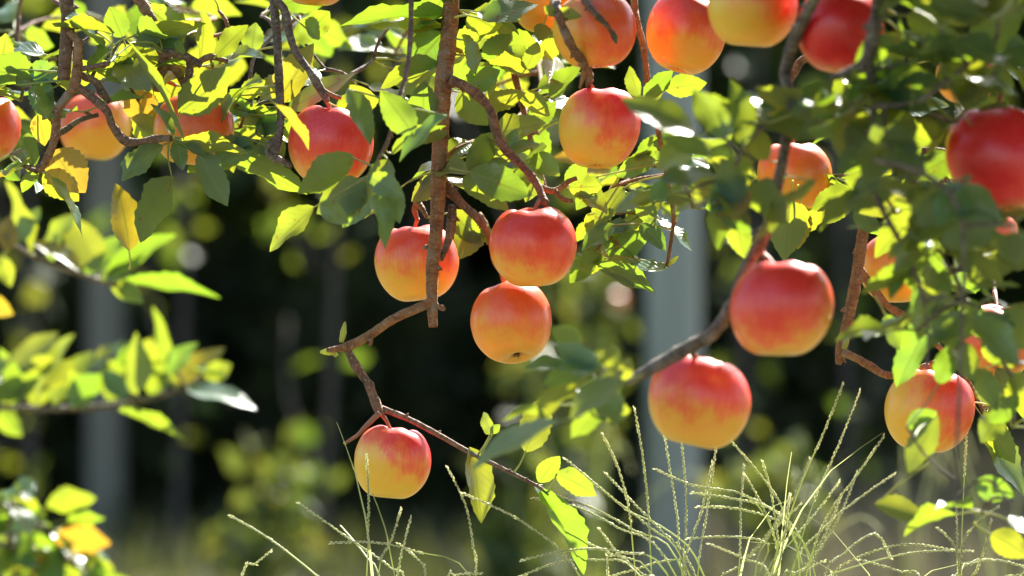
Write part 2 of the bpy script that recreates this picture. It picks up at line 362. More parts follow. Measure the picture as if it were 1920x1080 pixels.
SH = []
for k in range(46):
    y = ru(13.2, 17.5); px = ru(-300, 2150); SH.append(((px - 960) / FPX * (CAM_D + y), y, ru(.2, 2.5)))
pts = blobs(SH, [ru(.2, .42) for _ in SH], 9000, .0); pts = pts[pts[:, 2] > .02]
tag(link('shrubbery', card_mesh('shrubbery', pts, .10, M_CARD)), 'dim green shrubbery and low boughs deep in the orchard', 'shrubbery', kind='stuff')

# ------------------------------------------------------------------ posts
def post_material(name, c):
    m, nt, nd, lk = newmat(name); out = nd.new('ShaderNodeOutputMaterial'); tc = nd.new('ShaderNodeTexCoord')
    mp = nd.new('ShaderNodeVectorMath'); mp.operation = 'MULTIPLY'; mp.inputs[1].default_value = (14, 14, 1.5); lk.new(tc.outputs['Object'], mp.inputs[0])
    n1 = N(nd, 'ShaderNodeTexNoise', Scale=2.0, Detail=5.0); lk.new(mp.outputs[0], n1.inputs['Vector'])
    col = mixc(nd, lk, n1.outputs['Fac'], tuple(x * .7 for x in c), tuple(x * 1.25 for x in c))
    pr = nd.new('ShaderNodeBsdfPrincipled'); lk.new(col, pr.inputs['Base Color']); pr.inputs['Roughness'].default_value = 0.5; pr.inputs['Metallic'].default_value = 0.15
    lk.new(pr.outputs[0], out.inputs[0]); return m
def post(px, y, r, h, c, label):
    x = trunk_x(px, y); e = link('orchard_post', None); e.location = (x, y, 0)
    tag(e, label, 'post', 'steel posts in the orchard')
    m = post_material('post_paint', c); V, F = [], []
    for k, (z, q) in enumerate([(-.05, r), (0.3, r), (1.0, r), (2.0, r), (h, r)]):
        for s in range(28): V.append((math.cos(s * math.tau / 28) * q, math.sin(s * math.tau / 28) * q, z))
    for k in range(4):
        for s in range(28): F.append((k * 28 + s, k * 28 + (s + 1) % 28, (k + 1) * 28 + (s + 1) % 28, (k + 1) * 28 + s))
    link('shaft', mesh('shaft', V, F, m), e)
    V = [(math.cos(s * math.tau / 28) * q, math.sin(s * math.tau / 28) * q, z) for z, q in ((h, r * 1.06), (h + .03, r * 1.06), (h + .05, r * .5)) for s in range(28)]
    F = [(k * 28 + s, k * 28 + (s + 1) % 28, (k + 1) * 28 + (s + 1) % 28, (k + 1) * 28 + s) for k in range(2) for s in range(28)] + [tuple(56 + s for s in range(28))]
    link('cap', mesh('cap', V, F, m), e)
post(1262, 6.5, 0.067, 2.6, (0.25, 0.275, 0.235), 'pale blue-grey round post behind the two big blurred apples')
post(198, 9.0, 0.058, 2.6, (0.155, 0.148, 0.11), 'thin dull grey post in the shade behind the left leaves')

# ------------------------------------------------------------------ apples
PROF = [(0, .50), (.05, .51), (.12, .575), (.21, .68), (.34, .77), (.47, .79), (.63, .735), (.785, .60), (.915, .385), (.99, .11), (.99, -.17), (.93, -.42),
        (.82, -.64), (.67, -.82), (.51, -.93), (.36, -.975), (.22, -.94), (.12, -.875), (.05, -.845), (0, -.84)]
def apple_mesh(seed):
    rr = random.Random(seed); pr, _ = catmull([Vector((r, z, 0)) for r, z in PROF], [1] * len(PROF), 0.06)
    n = 36; V, F = [], []
    lob = [rr.uniform(0, 6.3) for _ in range(4)]; am = rr.uniform(.02, .04); sk = rr.uniform(-.06, .06); sk2 = rr.uniform(-.05, .05)
    zs = rr.uniform(0.97, 1.03)
    for p in pr:
        r, z = max(p.x, 0), p.y
        for s in range(n):
            a = math.tau * s / n
            k = 1 + .018 * math.cos(a + lob[0]) + .014 * math.cos(2 * a + lob[1]) + am * max(0, -z) * r * .8 * math.cos(5 * a + lob[2]) + .012 * math.cos(3 * a + lob[3])
            zz = z * zs * (1 + .03 * math.cos(a + lob[3]) * r) + sk * r * math.cos(a) + sk2 * r * math.sin(a)
            if z > .6: zz += .025 * math.cos(5 * a + lob[1]) * math.exp(-((r - .5) / .25) ** 2)
            V.append((r * k * math.cos(a), r * k * math.sin(a), zz))
    for i in range(len(pr) - 1):
        for s in range(n):
            F.append((i * n + s, (i + 1) * n + s, (i + 1) * n + (s + 1) % n, i * n + (s + 1) % n))
    return mesh('fruit_body', V, F, M_APPLE)
APPLE_M = [apple_mesh(i) for i in range(12)]
def calyx_mesh():
    V, F = [], []
    for k in range(5):
        a = math.tau * k / 5; o = len(V); c, s = math.cos(a), math.sin(a)
        for r, w, z in ((.02, .045, -.86), (.07, .05, -.91), (.12, .0, -.955)):
            V.append((c * r - s * w, s * r + c * w, z)); V.append((c * r + s * w, s * r - c * w, z))
        F += [(o, o + 2, o + 3, o + 1), (o + 2, o + 4, o + 5, o + 3)]
    return mesh('calyx', V, F, M_CALYX, smooth=False)
CALYX_M = calyx_mesh()
def apple(cx, cy, w, y, label, blush=0.5, bdir=(0.3, -0.2, 0.9), ripe=0.0, tilt=0, roll=0, attach=None, spin=0, zscale=1.0, group='ripe apples hanging in the tree'):
    c = P(cx, cy, y); r = PX(w / 2.06, y)
    e = link('apple', None); e.location = c; tag(e, label, 'apple', group)
    q = Quaternion((1, 0, 0), R(tilt + ru(-5, 5))) @ Quaternion((0, 1, 0), R(roll + ru(-7, 7)))
    up = q @ Vector((0, 0, 1))
    b = link('fruit_body', APPLE_M[random.randrange(12)], e)
    b.rotation_mode = 'QUATERNION'; b.rotation_quaternion = q @ Quaternion((0, 0, 1), spin); zscale *= ru(.95, 1.05); b.scale = (r * ru(.97, 1.03), r * ru(.97, 1.03), r * zscale)
    b['blush'] = float(blush); b['ripeness'] = float(ripe)
    ld = b.rotation_quaternion.inverted() @ Vector(bdir).normalized(); b['blush_dir'] = [float(ld.x), float(ld.y), float(ld.z)]
    k = link('calyx', CALYX_M, e); k.rotation_mode = 'QUATERNION'; k.rotation_quaternion = b.rotation_quaternion; k.scale = b.scale
    s0 = up * r * zscale * 0.48
    s2 = (P(*attach) - c) if attach else up * (r * 1.05) + Vector((ru(-.004, .004), 0, 0))
    s1 = s0.lerp(s2, .55) + up * 0.003
    v, f, _ = tube_geo([s0, s1, s2], [.0020, .0017, .0026], 7, .004, .08, True, random.random())
    link('stem', mesh('stem', v, f, M_STEM), e)
    return c, r
AP = [
 # cx, cy, w, y, label, blush, dir, ripe, tilt, roll, attach
 (-26, 236, 138, .10, 'red and orange apple cut off by the left edge of the photo', .55, (.6, -.3, .8), .3, 0, 0, (-30, 150, .10)),
 (180, 234, 142, .45, 'blurred yellow-bottomed apple behind the forked twigs near the left edge', .35, (-.4, -.1, .9), .4, 0, 4, (185, 150, .45)),
 (362, 239, 156, .04, 'apple with red shoulders and orange base half covered by a bright leaf', .5, (.3, -.2, .9), .5, -4, 3, (345, 165, .04)),
 (620, 266, 168, .0, 'red apple partly hidden behind dark green leaves, left of the central stick', .68, (.1, -.4, .8), .1, 4, -2, (612, 188, .0)),
 (592, -58, 145, .03, 'orange apple of which only the bottom dips below the top edge', .3, (0, 0, 1), .7, 0, 0, (592, -140, .03)),
 (1022, -4, 128, .06, 'smaller all-orange apple behind the twig at the top centre', .28, (.2, 0, 1), .8, 0, 0, (1022, -75, .06)),
 (1115, 53, 158, -.10, 'orange apple with red right side, touching the smaller orange one at the top', .42, (.95, -.3, .35), .5, 0, -6, (1112, -30, -.10)),
 (1288, 57, 162, -.03, 'orange apple with red upper half alone against the dark gap at the top', .46, (.25, -.2, .9), .3, 0, 12, (1270, -32, -.03)),
 (1412, 6, 176, -.35, 'yellow apple with red patches cut by the top edge beside the crimson one', .42, (.5, -.1, .8), .1, 0, 0, (1410, -90, -.35)),
 (1574, 52, 174, -.40, 'deep crimson apple at the top edge behind a blurred grey branch', .85, (.1, -.8, .4), 0, 0, 0, (1580, -40, -.40)),
 (1123, 233, 163, -.04, 'yellow-orange apple with red right shoulder hanging alone right of centre', .42, (.75, -.15, .75), 0, -3, 2, (1104, 158, -.045)),
 (780, 487, 164, .065, 'red-topped yellow apple crossed by the vertical stick', .45, (.15, -.2, .95), .15, -3, -3, (783, 410, .055)),
 (998, 456, 165, -.035, 'upper apple of the stacked pair in the centre, mostly red', .60, (.2, -.35, .9), .15, 0, -3, (1012, 376, -.02)),
 (958, 599, 163, .012, 'lower apple of the stacked pair, orange with its blossom end showing', .50, (.1, -.2, .95), .55, -16, -12, (940, 512, .012)),
 (735, 861, 149, .0, 'lowest apple, small and mostly yellow with a pink top, on its own twig', .36, (.55, -.1, .85), 0, -3, 3, (712, 772, .0)),
 (1465, 572, 193, -.46, 'large blurred bright red apple, upper of the near pair at right', .60, (-.2, -.45, .8), .1, -4, 4, (1432, 478, -.43)),
 (1311, 745, 201, -.35, 'large blurred red apple with yellow base, lower of the near pair', .46, (.2, -.3, .9), .1, -4, 5, (1292, 655, -.39)),
 (1743, 763, 168, -.02, 'yellow apple with a red right shoulder above the seed heads at lower right', .38, (.9, -.2, .5), .2, -4, 3, (1738, 684, -.02)),
 (1490, 325, 146, .10, 'orange apple crossed by a dark twig among the shaded leaves', .38, (.1, -.1, 1), .75, 0, 0, (1488, 245, .10)),
 (1684, 497, 148, .10, 'plain orange apple mostly covered by dark leaves at right', .26, (0, 0, 1), .6, 0, 0, (1690, 415, .10)),
 (1874, 292, 216, -.42, 'largest crimson apple, blurred, cut by the right edge', .72, (0, -.8, .4), 0, -8, -14, (1878, 175, -.42)),
 (1812, 138, 118, .30, 'small orange apple peeping through leaves at the upper right corner', .36, (.6, 0, .7), .7, 0, 0, (1808, 70, .30)),
 (1866, 634, 160, -.06, 'red-orange apple behind leaves at the right edge, above the yellow one', .55, (.1, -.4, .8), .4, 0, 0, (1865, 548, -.02)),
 (1850, 440, 126, .25, 'half hidden orange apple below the largest crimson one at the right edge', .5, (0, -.3, .9), .6, 0, 0, (1846, 372, .25)),
]
APC = []
for a in AP:
    c, r = apple(a[0], a[1], a[2], a[3], a[4], a[5], a[6], a[7], a[8], a[9], a[10], spin=ru(0, 6.2)); APC.append((c, r))

# ------------------------------------------------------------------ leaves
LW = [(0, .03), (.06, .40), (.16, .74), (.28, .94), (.42, 1.0), (.56, .95), (.69, .78), (.80, .56), (.89, .33), (.95, .16), (1, .0)]
NLEAF = [0]
def leaf(parent, base, tip, width, nrm, curl=.12, fold=.2, wave=.06, twist=0., attach=None, mat=None):
    """one apple leaf: blade with midrib fold, curl, wavy toothed margin, and its stalk"""
    a = tip - base; L = a.length; a.normalize()
    n = (nrm - a * nrm.dot(a))
    if n.length < 1e-4: n = a.orthogonal()
    n.normalize(); s = a.cross(n)
    V, F, UV = [], [], []
    ph = ru(0, 6.28); cols = (-1, -.52, 0, .52, 1); m = 17; side = ru(-.12, .12)
    for i in range(m):
        u = i / (m - 1)
        for k in range(len(LW) - 1):
            if LW[k][0] <= u <= LW[k + 1][0]:
                t = (u - LW[k][0]) / (LW[k + 1][0] - LW[k][0]); w = LW[k][1] + (LW[k + 1][1] - LW[k][1]) * t; break
        tw = twist * u; sn = s * math.cos(tw) + n * math.sin(tw); nn = n * math.cos(tw) - s * math.sin(tw)
        c = base + a * (L * (u - .25 * curl * u * u)) - n * (curl * L * (u * u * .9 - .25 * u)) + s * (side * L * math.sin(u * 3.1) * .3)
        for v in cols:
            e = w * (1 + (.045 * (1 if i % 2 else -1) if abs(v) == 1 and 1 < i < m - 1 else 0) + ru(-.025, .025) * abs(v))
            hh = width * .5
            V.append(c + sn * (hh * v * e * math.cos(fold * abs(v))) + nn * (hh * e * abs(v) * math.sin(fold) + wave * width * math.sin(u * 11 + ph + (1.7 if v > 0 else 0)) * v * v * e))
            UV.append((u, .5 + v * .5))
    nc = len(cols)
    for i in range(m - 1):
        for k in range(nc - 1): F.append((i * nc + k, i * nc + k + 1, (i + 1) * nc + k + 1, (i + 1) * nc + k))
    if attach is None: attach = base - a * .018 - n * .004
    pv, pf, _ = tube_geo([attach, attach.lerp(base, .5) + Vector((0, 0, -.0015)) + (base - attach).length * .12 * n, base + a * L * .03], [.0013, .0009, .0007], 5, .012, 0, False, 1)
    org = base.copy()
    mt = mat or (M_LEAFY if random.random() < .045 and base.y > -.25 else M_LEAF)
    ob = link('leaf', mesh('leaf', [v - org for v in V], F, mt, UV), parent)
    link('petiole', mesh('petiole', [v - org for v in pv], pf, M_PETIOLE), ob)
    ob.location = org; NLEAF[0] += 1; LEAFPOS.append(base.lerp(tip, .5))
    return ob

SUNLIT = [APC[i] for i in (2, 3, 10, 11, 12, 13, 14, 15, 16, 17)]
LEAFPOS = []
def shades(p):
    k = 0
    for q in LEAFPOS:
        v = p - q; t = v.dot(SUNV)
        if .01 < t < .4 and (v - SUNV * t).length < .022: k += 1
    return k
SHOWN = [AP_ for i, AP_ in enumerate(APC) if i in (0, 1, 2, 3, 6, 7, 8, 9, 10, 11, 12, 13, 14, 15, 16, 17, 18, 20)]
def covers(p):
    # these apples are seen nearly whole from the camera's side
    for c, r in SHOWN:
        if p.y > c.y: continue
        k = (CAM_D + c.y) / (CAM_D + p.y)
        if math.hypot(p.x * k - c.x, (p.z - CAM_Z) * k - (c.z - CAM_Z)) < r * .86: return True
    return False
def in_the_way(p):
    # the shoulders of these apples are in the sun, so no leaf stands between
    for c, r in SUNLIT:
        v = p - (c + Vector((.01, -.01, r * .7))); t = v.dot(SUNV)
        if t > .015 and (v - SUNV * t).length < .042: return True
    return False
VIEW = Vector((0, -1, 0)); UP = Vector((0, 0, 1))
class Branch:
    def __init__(s, label, bark=M_BARK, group=None):
        s.e = link('apple_branch', None); tag(s.e, label, 'branch', group); s.pts = []; s.first = True; s.bark = bark
    def twig(s, pl, y=0., knob=.10, mat=None, sides=10, name='twig', step=.004):
        """pl: list of (px, py, half width px[, y])"""
        pts = [P(p[0], p[1], p[3] if len(p) > 3 else y) for p in pl]; rad = [PX(p[2], y) for p in pl]
        if s.first: s.first = False; s.e.location = pts[0]; s.org = pts[0].copy()
        v, f, sm = tube_geo(pts, rad, sides, step, knob, True, random.random()); s.pts += sm; uvs = tube_uv(len(v), sides, step)
        i = random.randrange(3, 8)
        while i < len(sm) - 2:                                   # side buds and scars
            t = (sm[i + 1] - sm[i - 1]).normalized(); o = t.orthogonal().normalized(); o = Quaternion(t, ru(0, 6.28)) @ o; b = t.cross(o)
            r0 = min((v[i * sides + k] - sm[i]).length for k in range(sides)); h = r0 * ru(.5, 1.0) + .0012; n0 = len(v)
            ax = (o + t * ru(.2, .9)).normalized()
            for rr_, hh in ((.55, 0.), (.5, .5), (.12, 1.)):
                for k in range(5): v.append(sm[i] + o * r0 * .75 + ax * h * hh + (t * math.cos(k * 1.2566) + b * math.sin(k * 1.2566)) * (h * rr_ * .8)); uvs.append((i * step, k / 5))
            for q in range(2):
                for k in range(5): f.append((n0 + q * 5 + k, n0 + q * 5 + (k + 1) % 5, n0 + q * 5 + 5 + (k + 1) % 5, n0 + q * 5 + 5 + k))
            f.append(tuple(n0 + 10 + k for k in range(5)))
            i += random.randrange(4, 12)
        link(name, mesh(name, [q - s.org for q in v], f, mat or s.bark, uvs), s.e)
        # bud scars and side buds
        return sm
    def raw(s, pts, rad, name='twig', mat=None, knob=.08, sides=7):
        v, f, sm = tube_geo(pts, rad, sides, .008, knob, True, random.random()); s.pts += sm
        link(name, mesh(name, [q - s.org for q in v], f, mat or s.bark, tube_uv(len(v), sides, .008)), s.e)
    def near(s, p):
        return min(s.pts, key=lambda q: (q - p).length_squared)
    def add(s, ob): ob.location -= s.org
    def leaf(s, bx, by, tx, ty, aw, y=0., dy=None, sgn=None, curl=None, fold=None, mat=None, twist=None, flip=False):
        """base pixel -> tip pixel, apparent width in pixels"""
        y2 = y + (ru(-.018, .018) if dy is None else dy)
        b, t = P(bx, by, y), P(tx, ty, y2); L = (t - b).length
        wd = max(L * ru(.50, .58), PX(aw, y)); a = (t - b).normalized()
        ang = math.acos(min(1, PX(aw, y) / wd)) * (random.choice((-1, 1)) if sgn is None else sgn)
        n0 = (VIEW - a * VIEW.dot(a)).normalized()
        n = Quaternion(a, ang) @ n0
        if (n.z < 0) != flip: n = -n
        w = s.near(b); d = (w - b).length
        at = w if d < .11 else None
        ob = leaf(s.e, b, t, wd, n, ru(.02, .2) if curl is None else curl, ru(.08, .4) if fold is None else fold, ru(.03, .09), ru(-.35, .35) if twist is None else twist, at, mat)
        s.add(ob)
    def cluster(s, px, py, y, n, size=112, spread=1., droop=.15, mat=None, face=.6):
        """a spur with a rosette of leaves"""
        c = P(px, py, y); w = s.near(c); d = (w - c).length
        if d > .004: s.raw([w, w.lerp(c, .5) + Vector((ru(-1, 1), ru(-1, 1), ru(-.3, 1))) * d * .12, c], [PX(4.5, y), PX(3.6, y), PX(3.2, y)], 'spur', None, .18, 6)
        a0 = ru(0, 6.28)
        for k in range(n):
            an = a0 + k * 2.4 + ru(-.3, .3)
            dr = Vector((math.cos(an), math.sin(an) * .75, ru(-.5, .75) - droop)).normalized()
            L = PX(size, y) * ru(.65, 1.15); pt = ru(.010, .026)
            b = c + dr * pt; t = b + (dr + Vector((0, 0, -.15))).normalized() * L
            if in_the_way(b.lerp(t, .5)) or covers(b.lerp(t, .45)) or covers(t): continue
            if c.y > -.3 and shades(b.lerp(t, .5)) > 1 and random.random() < .75: continue
            nn = (UP * ru(.2, 1.) + VIEW * ru(-1.1, .9) * face + Vector((ru(-.8, .8), 0, 0)))
            ob = leaf(s.e, b, t, L * ru(.56, .72), nn, ru(.02, .3), ru(.05, .5), ru(.03, .1), ru(-.5, .5), c, mat)
            s.add(ob)
    def bud(s, px, py, tx, ty, r, y=0., mat=None):
        v, f, _ = tube_geo([P(px, py, y), P((px + tx) / 2, (py + ty) / 2, y), P(tx, ty, y)], [PX(r * .7, y), PX(r, y), PX(r * .25, y)], 7, .003, .1, True, random.random())
        link('bud', mesh('bud', [q - s.org for q in v], f, mat or M_BUD), s.e)

# ---- overhead boughs of the near tree (above the frame); everything hangs from them
ZT = -70
near_tree = link('apple_tree', None); near_tree.location = (1.25, .35, 0)
tag(near_tree, 'near apple tree carrying the hanging branches from above the frame', 'tree')
def tree_part(name, pts, rad, sides=10):
    v, f, sm = tube_geo([Vector(p) for p in pts], rad, sides, .05, .06, True, random.random())
    link(name, mesh(name, [q - near_tree.location for q in v], f, M_BARKG), near_tree); return sm
tree_part('trunk', [(1.25, .35, -.05), (1.22, .33, .4), (1.26, .3, .85), (1.2, .25, 1.25)], [.11, .085, .08, .075], 12)
BOUGH = []
BOUGH += tree_part('bough', [(1.2, .25, 1.22), (.75, .04, 1.30), (.36, -.08, 1.27), (0., .0, 1.23), (-.3, .03, 1.2), (-.8, .05, 1.22), (-1.2, .05, 1.27)], [.055, .04, .034, .030, .026, .02, .012])
BOUGH += tree_part('bough', [(1.2, .25, 1.2), (.95, -.2, 1.3), (.7, -.5, 1.25), (.4, -.65, 1.22), (0.1, -.75, 1.25)], [.05, .036, .028, .02, .012])
BOUGH += tree_part('bough', [(1.2, .25, 1.22), (1.3, .5, 1.8), (.9, .5, 2.4)], [.06, .045, .02])
def up_to_bough(px, py, hw, y):
    """pixel triple list that runs a hanging twig up into the nearest bough"""
    p = P(px, py, y); q = min(BOUGH, key=lambda b: (b - p).length); d = CAM_D + q.y
    return (960 + q.x * FPX / d, 540 - (q.z - CAM_Z) * FPX / d, hw * 1.15, q.y)
def H(px, py, hw, y=0.): return [up_to_bough(px, py, hw, y), (px, py, hw, y)]

# ---- A: central branch with the cut stick
A = Branch('central hanging branch with a thick straight cut stick and a side twig bending lower left', M_BARKR)
A.twig(H(848, -30, 16) + [(842, 60, 16), (832, 150, 16.5), (826, 250, 15.5), (822, 340, 15), (818, 430, 13), (811, 500, 12.5), (810, 560, 11), (812, 614, 8)], 0, .05)
A.twig([(812, 560, 9, .0), (796, 572, 9), (740, 597, 8.5), (690, 630, 8.5), (650, 650, 8), (612, 657, 4)], -.005, .06)
A.twig([(650, 652, 8), (662, 676, 9.5), (676, 700, 7.5), (692, 722, 9.5), (699, 742, 8), (708, 764, 9.5), (714, 778, 8)], -.003, .16, M_BARK)
A.twig([(708, 764, 7), (760, 783, 5.5), (820, 814, 5), (880, 848, 4.5), (945, 880, 4), (1005, 910, 3.4), (1030, 925, 2.6)], 0, .07, M_BARK)
A.twig([(712, 774, 6), (690, 795, 4.5), (668, 818, 4), (648, 830, 3)], -.01, .12, M_STEM)
A.twig([(690, 630, 5), (696, 640, 4), (692, 648, 3)], -.01, .1)
A.twig([(842, 150, 11), (868, 160, 10), (900, 182, 10), (922, 212, 9.5), (930, 245, 10), (946, 278, 8.5), (980, 312, 8), (1006, 345, 7.5), (1022, 382, 7, -.02)], -.01, .15, M_BARK)
A.twig([(1008, 348, 6), (1040, 358, 6), (1066, 340, 5), (1082, 334, 4)], 0, .15, M_BARKR)
A.twig([(1040, 358, 5.5), (1058, 375, 5), (1074, 376, 4)], -.01, .15, M_BARKR)
A.twig([(826, 335, 9), (846, 360, 10), (872, 388, 9), (900, 415, 8.5), (920, 450, 7, .045), (928, 490, 5.5, .05), (940, 512, 4, .005)], .01, .14, M_BARK)
A.twig([(848, 385, 8, .01), (846, 425, 9, .015), (840, 452, 8, .02), (826, 486, 6, .01)], .012, .1, M_BARKG)
A.twig([(815, 318, 8), (794, 350, 7.5), (782, 375, 8, .04), (778, 396, 6, .05), (783, 412, 4, .055)], .02, .2, M_BARKR)
A.twig([(782, 375, 6, .04), (794, 395, 5, .03), (800, 408, 4, .03)], .03, .15, M_BARKR)
A.twig([(820, 575, 5), (829, 577, 6), (834, 582, 3)], 0, .1)
A.bud(640, 642, 647, 603, 6); A.bud(632, 658, 600, 660, 8); A.bud(632, 668, 618, 655, 5)
A.bud(802, 462, 792, 466, 5, mat=M_BARK); A.bud(840, 128, 826, 120, 7, mat=M_BARK)
A.bud(648, 828, 646, 834, 4)
# leaves of A
for l in [(880, 838, 912, 985, 50), (985, 848, 1026, 738, 60), (1042, 888, 1122, 930, 50), (1012, 915, 1100, 1078, 52, .0, .02),
          (925, 815, 900, 770, 24), (920, 812, 938, 795, 18), (1010, 905, 1052, 850, 40), (1000, 905, 1060, 990, 30, .01)]: A.leaf(*l)
for l in [(845, 28, 632, 40, 34), (838, 52, 690, 44, 30), (832, 62, 765, 142, 78, .01), (826, 122, 705, 158, 34), (800, 248, 795, 145, 62),
          (862, 170, 918, 238, 62, .03), (880, 322, 1006, 362, 62, -.12), (868, 332, 955, 396, 56, -.03), (884, 75, 890, 142, 34, -.01),
          (905, 38, 1012, 2, 52, -.06), (960, 286, 1016, 264, 28), (952, 282, 968, 240, 26), (846, 395, 905, 460, 48, .04), (880, 420, 930, 452, 40, .05),
          (840, 250, 770, 262, 30, -.02), (826, 330, 770, 380, 44, .01), (905, 110, 960, 60, 40, .03), (930, 250, 870, 330, 50, .04), (850, 65, 900, 110, 30, .02),
          (950, 300, 905, 345, 40, .03), (1060, 345, 1102, 300, 36, .01), (1066, 352, 1130, 350, 48, .02), (870, 165, 940, 130, 50, .03), (910, 200, 985, 170, 40, .03)]: A.leaf(*l)
for c in [(860, 20, .0, 6), (880, 100, .05, 5), (900, 260, .06, 5), (960, 330, .05, 4), (1060, 345, .04, 4), (790, 330, .02, 3), (850, 300, .06, 4), (800, 60, .05, 4), (900, 400, .07, 4)]:
    A.cluster(*c)

# ---- B: dark leaves drooping in front, left of the stick
B = Branch('drooping shoot of dark green leaves in front of the red apple left of the stick', M_BARK)
B.twig([up_to_bough(790, 200, 5, -.15), (770, 60, 5, -.1), (748, 190, 4.5), (725, 270, 4), (690, 330, 3.5)], -.16, .08)
for l in [(664, 292, 548, 362, 66), (690, 345, 592, 402, 74), (652, 165, 700, 272, 44), (776, 252, 712, 168, 62), (515, 195, 588, 278, 18),
          (700, 330, 640, 428, 60), (720, 335, 752, 420, 40), (735, 290, 835, 225, 30), (700, 360, 725, 470, 36), (840, 215, 740, 300, 26), (690, 330, 760, 372, 48), (600, 380, 655, 420, 40), (730, 300, 690, 370, 50)]:
    B.leaf(*l, -.17 + ru(-.05, .05))
B.leaf(590, 388, 497, 472, 56, .03)

# ---- C: twigs behind, between the stick and the lone apple
C = Branch('thin twigs with the upright apple cluster right of the central stick', M_BARKR)
C.twig(H(938, -30, 7, .1) + [(945, 60, 6.5), (962, 130, 6.5), (985, 220, 6), (1002, 290, 5.5), (1024, 360, 5)], .1, .1)
C.twig(H(1035, -30, 9, .0) + [(1042, 10, 9, -.15), (1056, 52, 9, -.16), (1074, 90, 8.5, -.15), (1094, 118, 9, -.12), (1104, 142, 9, -.08), (1104, 160, 5, -.05)], -.055, .13, M_BARK)
C.twig([(1098, 125, 6, -.11), (1092, 148, 5, -.08), (1088, 164, 3, -.06)], -.02, .15)
C.twig(H(1092, -35, 8, -.06) + [(1100, 2, 8, -.14), (1116, 26, 7, -.16), (1140, 50, 5, -.16), (1152, 74, 3.5, -.155)], -.15, .16, M_BARK)
C.bud(1148, 58, 1156, 82, 6, -.155, M_LEAF)
C.leaf(1040, 25, 1093, 30, 26, -.165); C.leaf(1045, 28, 1018, 10, 20, -.165); C.leaf(1020, 45, 1010, 78, 36, .02)
for l in [(1008, 166, 1092, 136, 36), (1000, 120, 935, 85, 34), (1010, 110, 1050, 70, 40), (985, 130, 1010, 75, 34), (1030, 180, 1090, 120, 40), (990, 230, 1045, 190, 44), (1000, 290, 1050, 330, 44),
          (970, 180, 1040, 215, 36), (1010, 320, 985, 380, 40)]: C.leaf(*l, .08 + ru(-.03, .03))
for c in [(985, 100, .1, 6), (1000, 180, .12, 6), (1010, 250, .12, 6), (1020, 320, .1, 5), (950, 20, .1, 5), (1040, 90, .12, 5), (960, 230, .14, 5)]: C.cluster(*c)

# ---- D: long thin twig right of centre
D = Branch('long thin leafy twig hanging past the lone apple towards the blue-grey post', M_BARKR)
D.twig(H(1186, -30, 7, .05) + [(1194, 40, 7), (1206, 85, 6.5), (1216, 160, 6), (1232, 235, 5.5), (1246, 305, 5), (1262, 395, 4.5), (1260, 440, 4), (1250, 502, 3)], .05, .1)
D.bud(1252, 498, 1272, 480, 5, .05)
for l in [(1200, 182, 1178, 122, 32), (1208, 185, 1262, 130, 34), (1245, 168, 1330, 150, 42), (1215, 200, 1240, 145, 30),
          (1250, 360, 1160, 440, 44), (1140, 478, 1218, 432, 46), (1248, 505, 1125, 500, 24), (1120, 498, 1236, 546, 46), (1112, 480, 1070, 532, 40), (1100, 402, 1148, 450, 48), (1240, 350, 1300, 330, 36),
          (1210, 380, 1140, 375, 36), (1170, 350, 1110, 430, 44), (1200, 420, 1250, 470, 38), (1230, 300, 1150, 330, 40), (1190, 360, 1230, 430, 40), (1150, 420, 1090, 470, 40), (1240, 260, 1190, 300, 34), (1120, 330, 1080, 395, 46), (1135, 500, 1080, 470, 30)]:
    D.leaf(*l, .05 + ru(-.03, .05))
for c in [(1150, 350, .1, 6), (1190, 330, .12, 6), (1140, 400, .1, 5), (1210, 400, .1, 5), (1120, 470, .06, 4), (1235, 230, .08, 5), (1225, 310, .1, 5), (1270, 330, .12, 5), (1100, 420, .1, 4), (1160, 460, .08, 4), (1300, 390, .1, 3)]: D.cluster(*c, size=88)

# ---- E: left forked branch
E = Branch('gnarled forked branch with a blunt cut end at the upper left', M_BARK)
E.twig(H(130, -30, 14, .0) + [(128, 30, 13.5), (124, 95, 13), (119, 150, 12)], 0, .04)
E.twig([(128, 60, 8, .0), (146, 76, 9), (146, 112, 9.5), (140, 160, 10), (122, 185, 8), (106, 212, 9), (104, 250, 8), (92, 290, 8.5), (72, 322, 7.5)], -.02, .14, M_BARKR)
E.twig([(140, 158, 8), (174, 184, 7.5), (200, 208, 8), (212, 238, 7), (238, 266, 8), (270, 264, 6), (296, 260, 7), (324, 258, 5)], -.02, .16)
E.twig([(146, 130, 7), (172, 126, 6), (205, 118, 5)], -.02, .14); E.twig([(148, 140, 7), (178, 152, 7), (190, 172, 8), (206, 192, 5)], -.01, .18)
E.twig([(72, 322, 6), (55, 316, 4), (38, 308, 3)], -.02, .1)
E.twig([(90, 255, 6, .03), (120, 245, 6), (150, 225, 5), (185, 215, 4)], .04, .1, M_BARKG)
for l in [(215, 62, 80, 44, 30), (96, 332, 162, 446, 22), (100, 282, 162, 362, 84, .0), (300, 288, 218, 306, 34), (372, 285, 430, 388, 58), (428, 284, 578, 364, 62, .02), (325, 330, 252, 456, 52), (62, 315, 40, 240, 24),
          (70, 215, 85, 275, 40, .01), (70, 320, 40, 360, 24), (330, 268, 392, 292, 20, -.02), (330, 262, 346, 320, 30), (340, 265, 470, 285, 36, -.03), (325, 255, 285, 190, 22, -.03)]: E.leaf(l[0], l[1], l[2], l[3], l[4], l[5] if len(l) > 5 else -.01 + ru(-.02, .02))
E.leaf(242, 470, 224, 336, 60, .14); E.leaf(335, 212, 434, 122, 74, -.04)
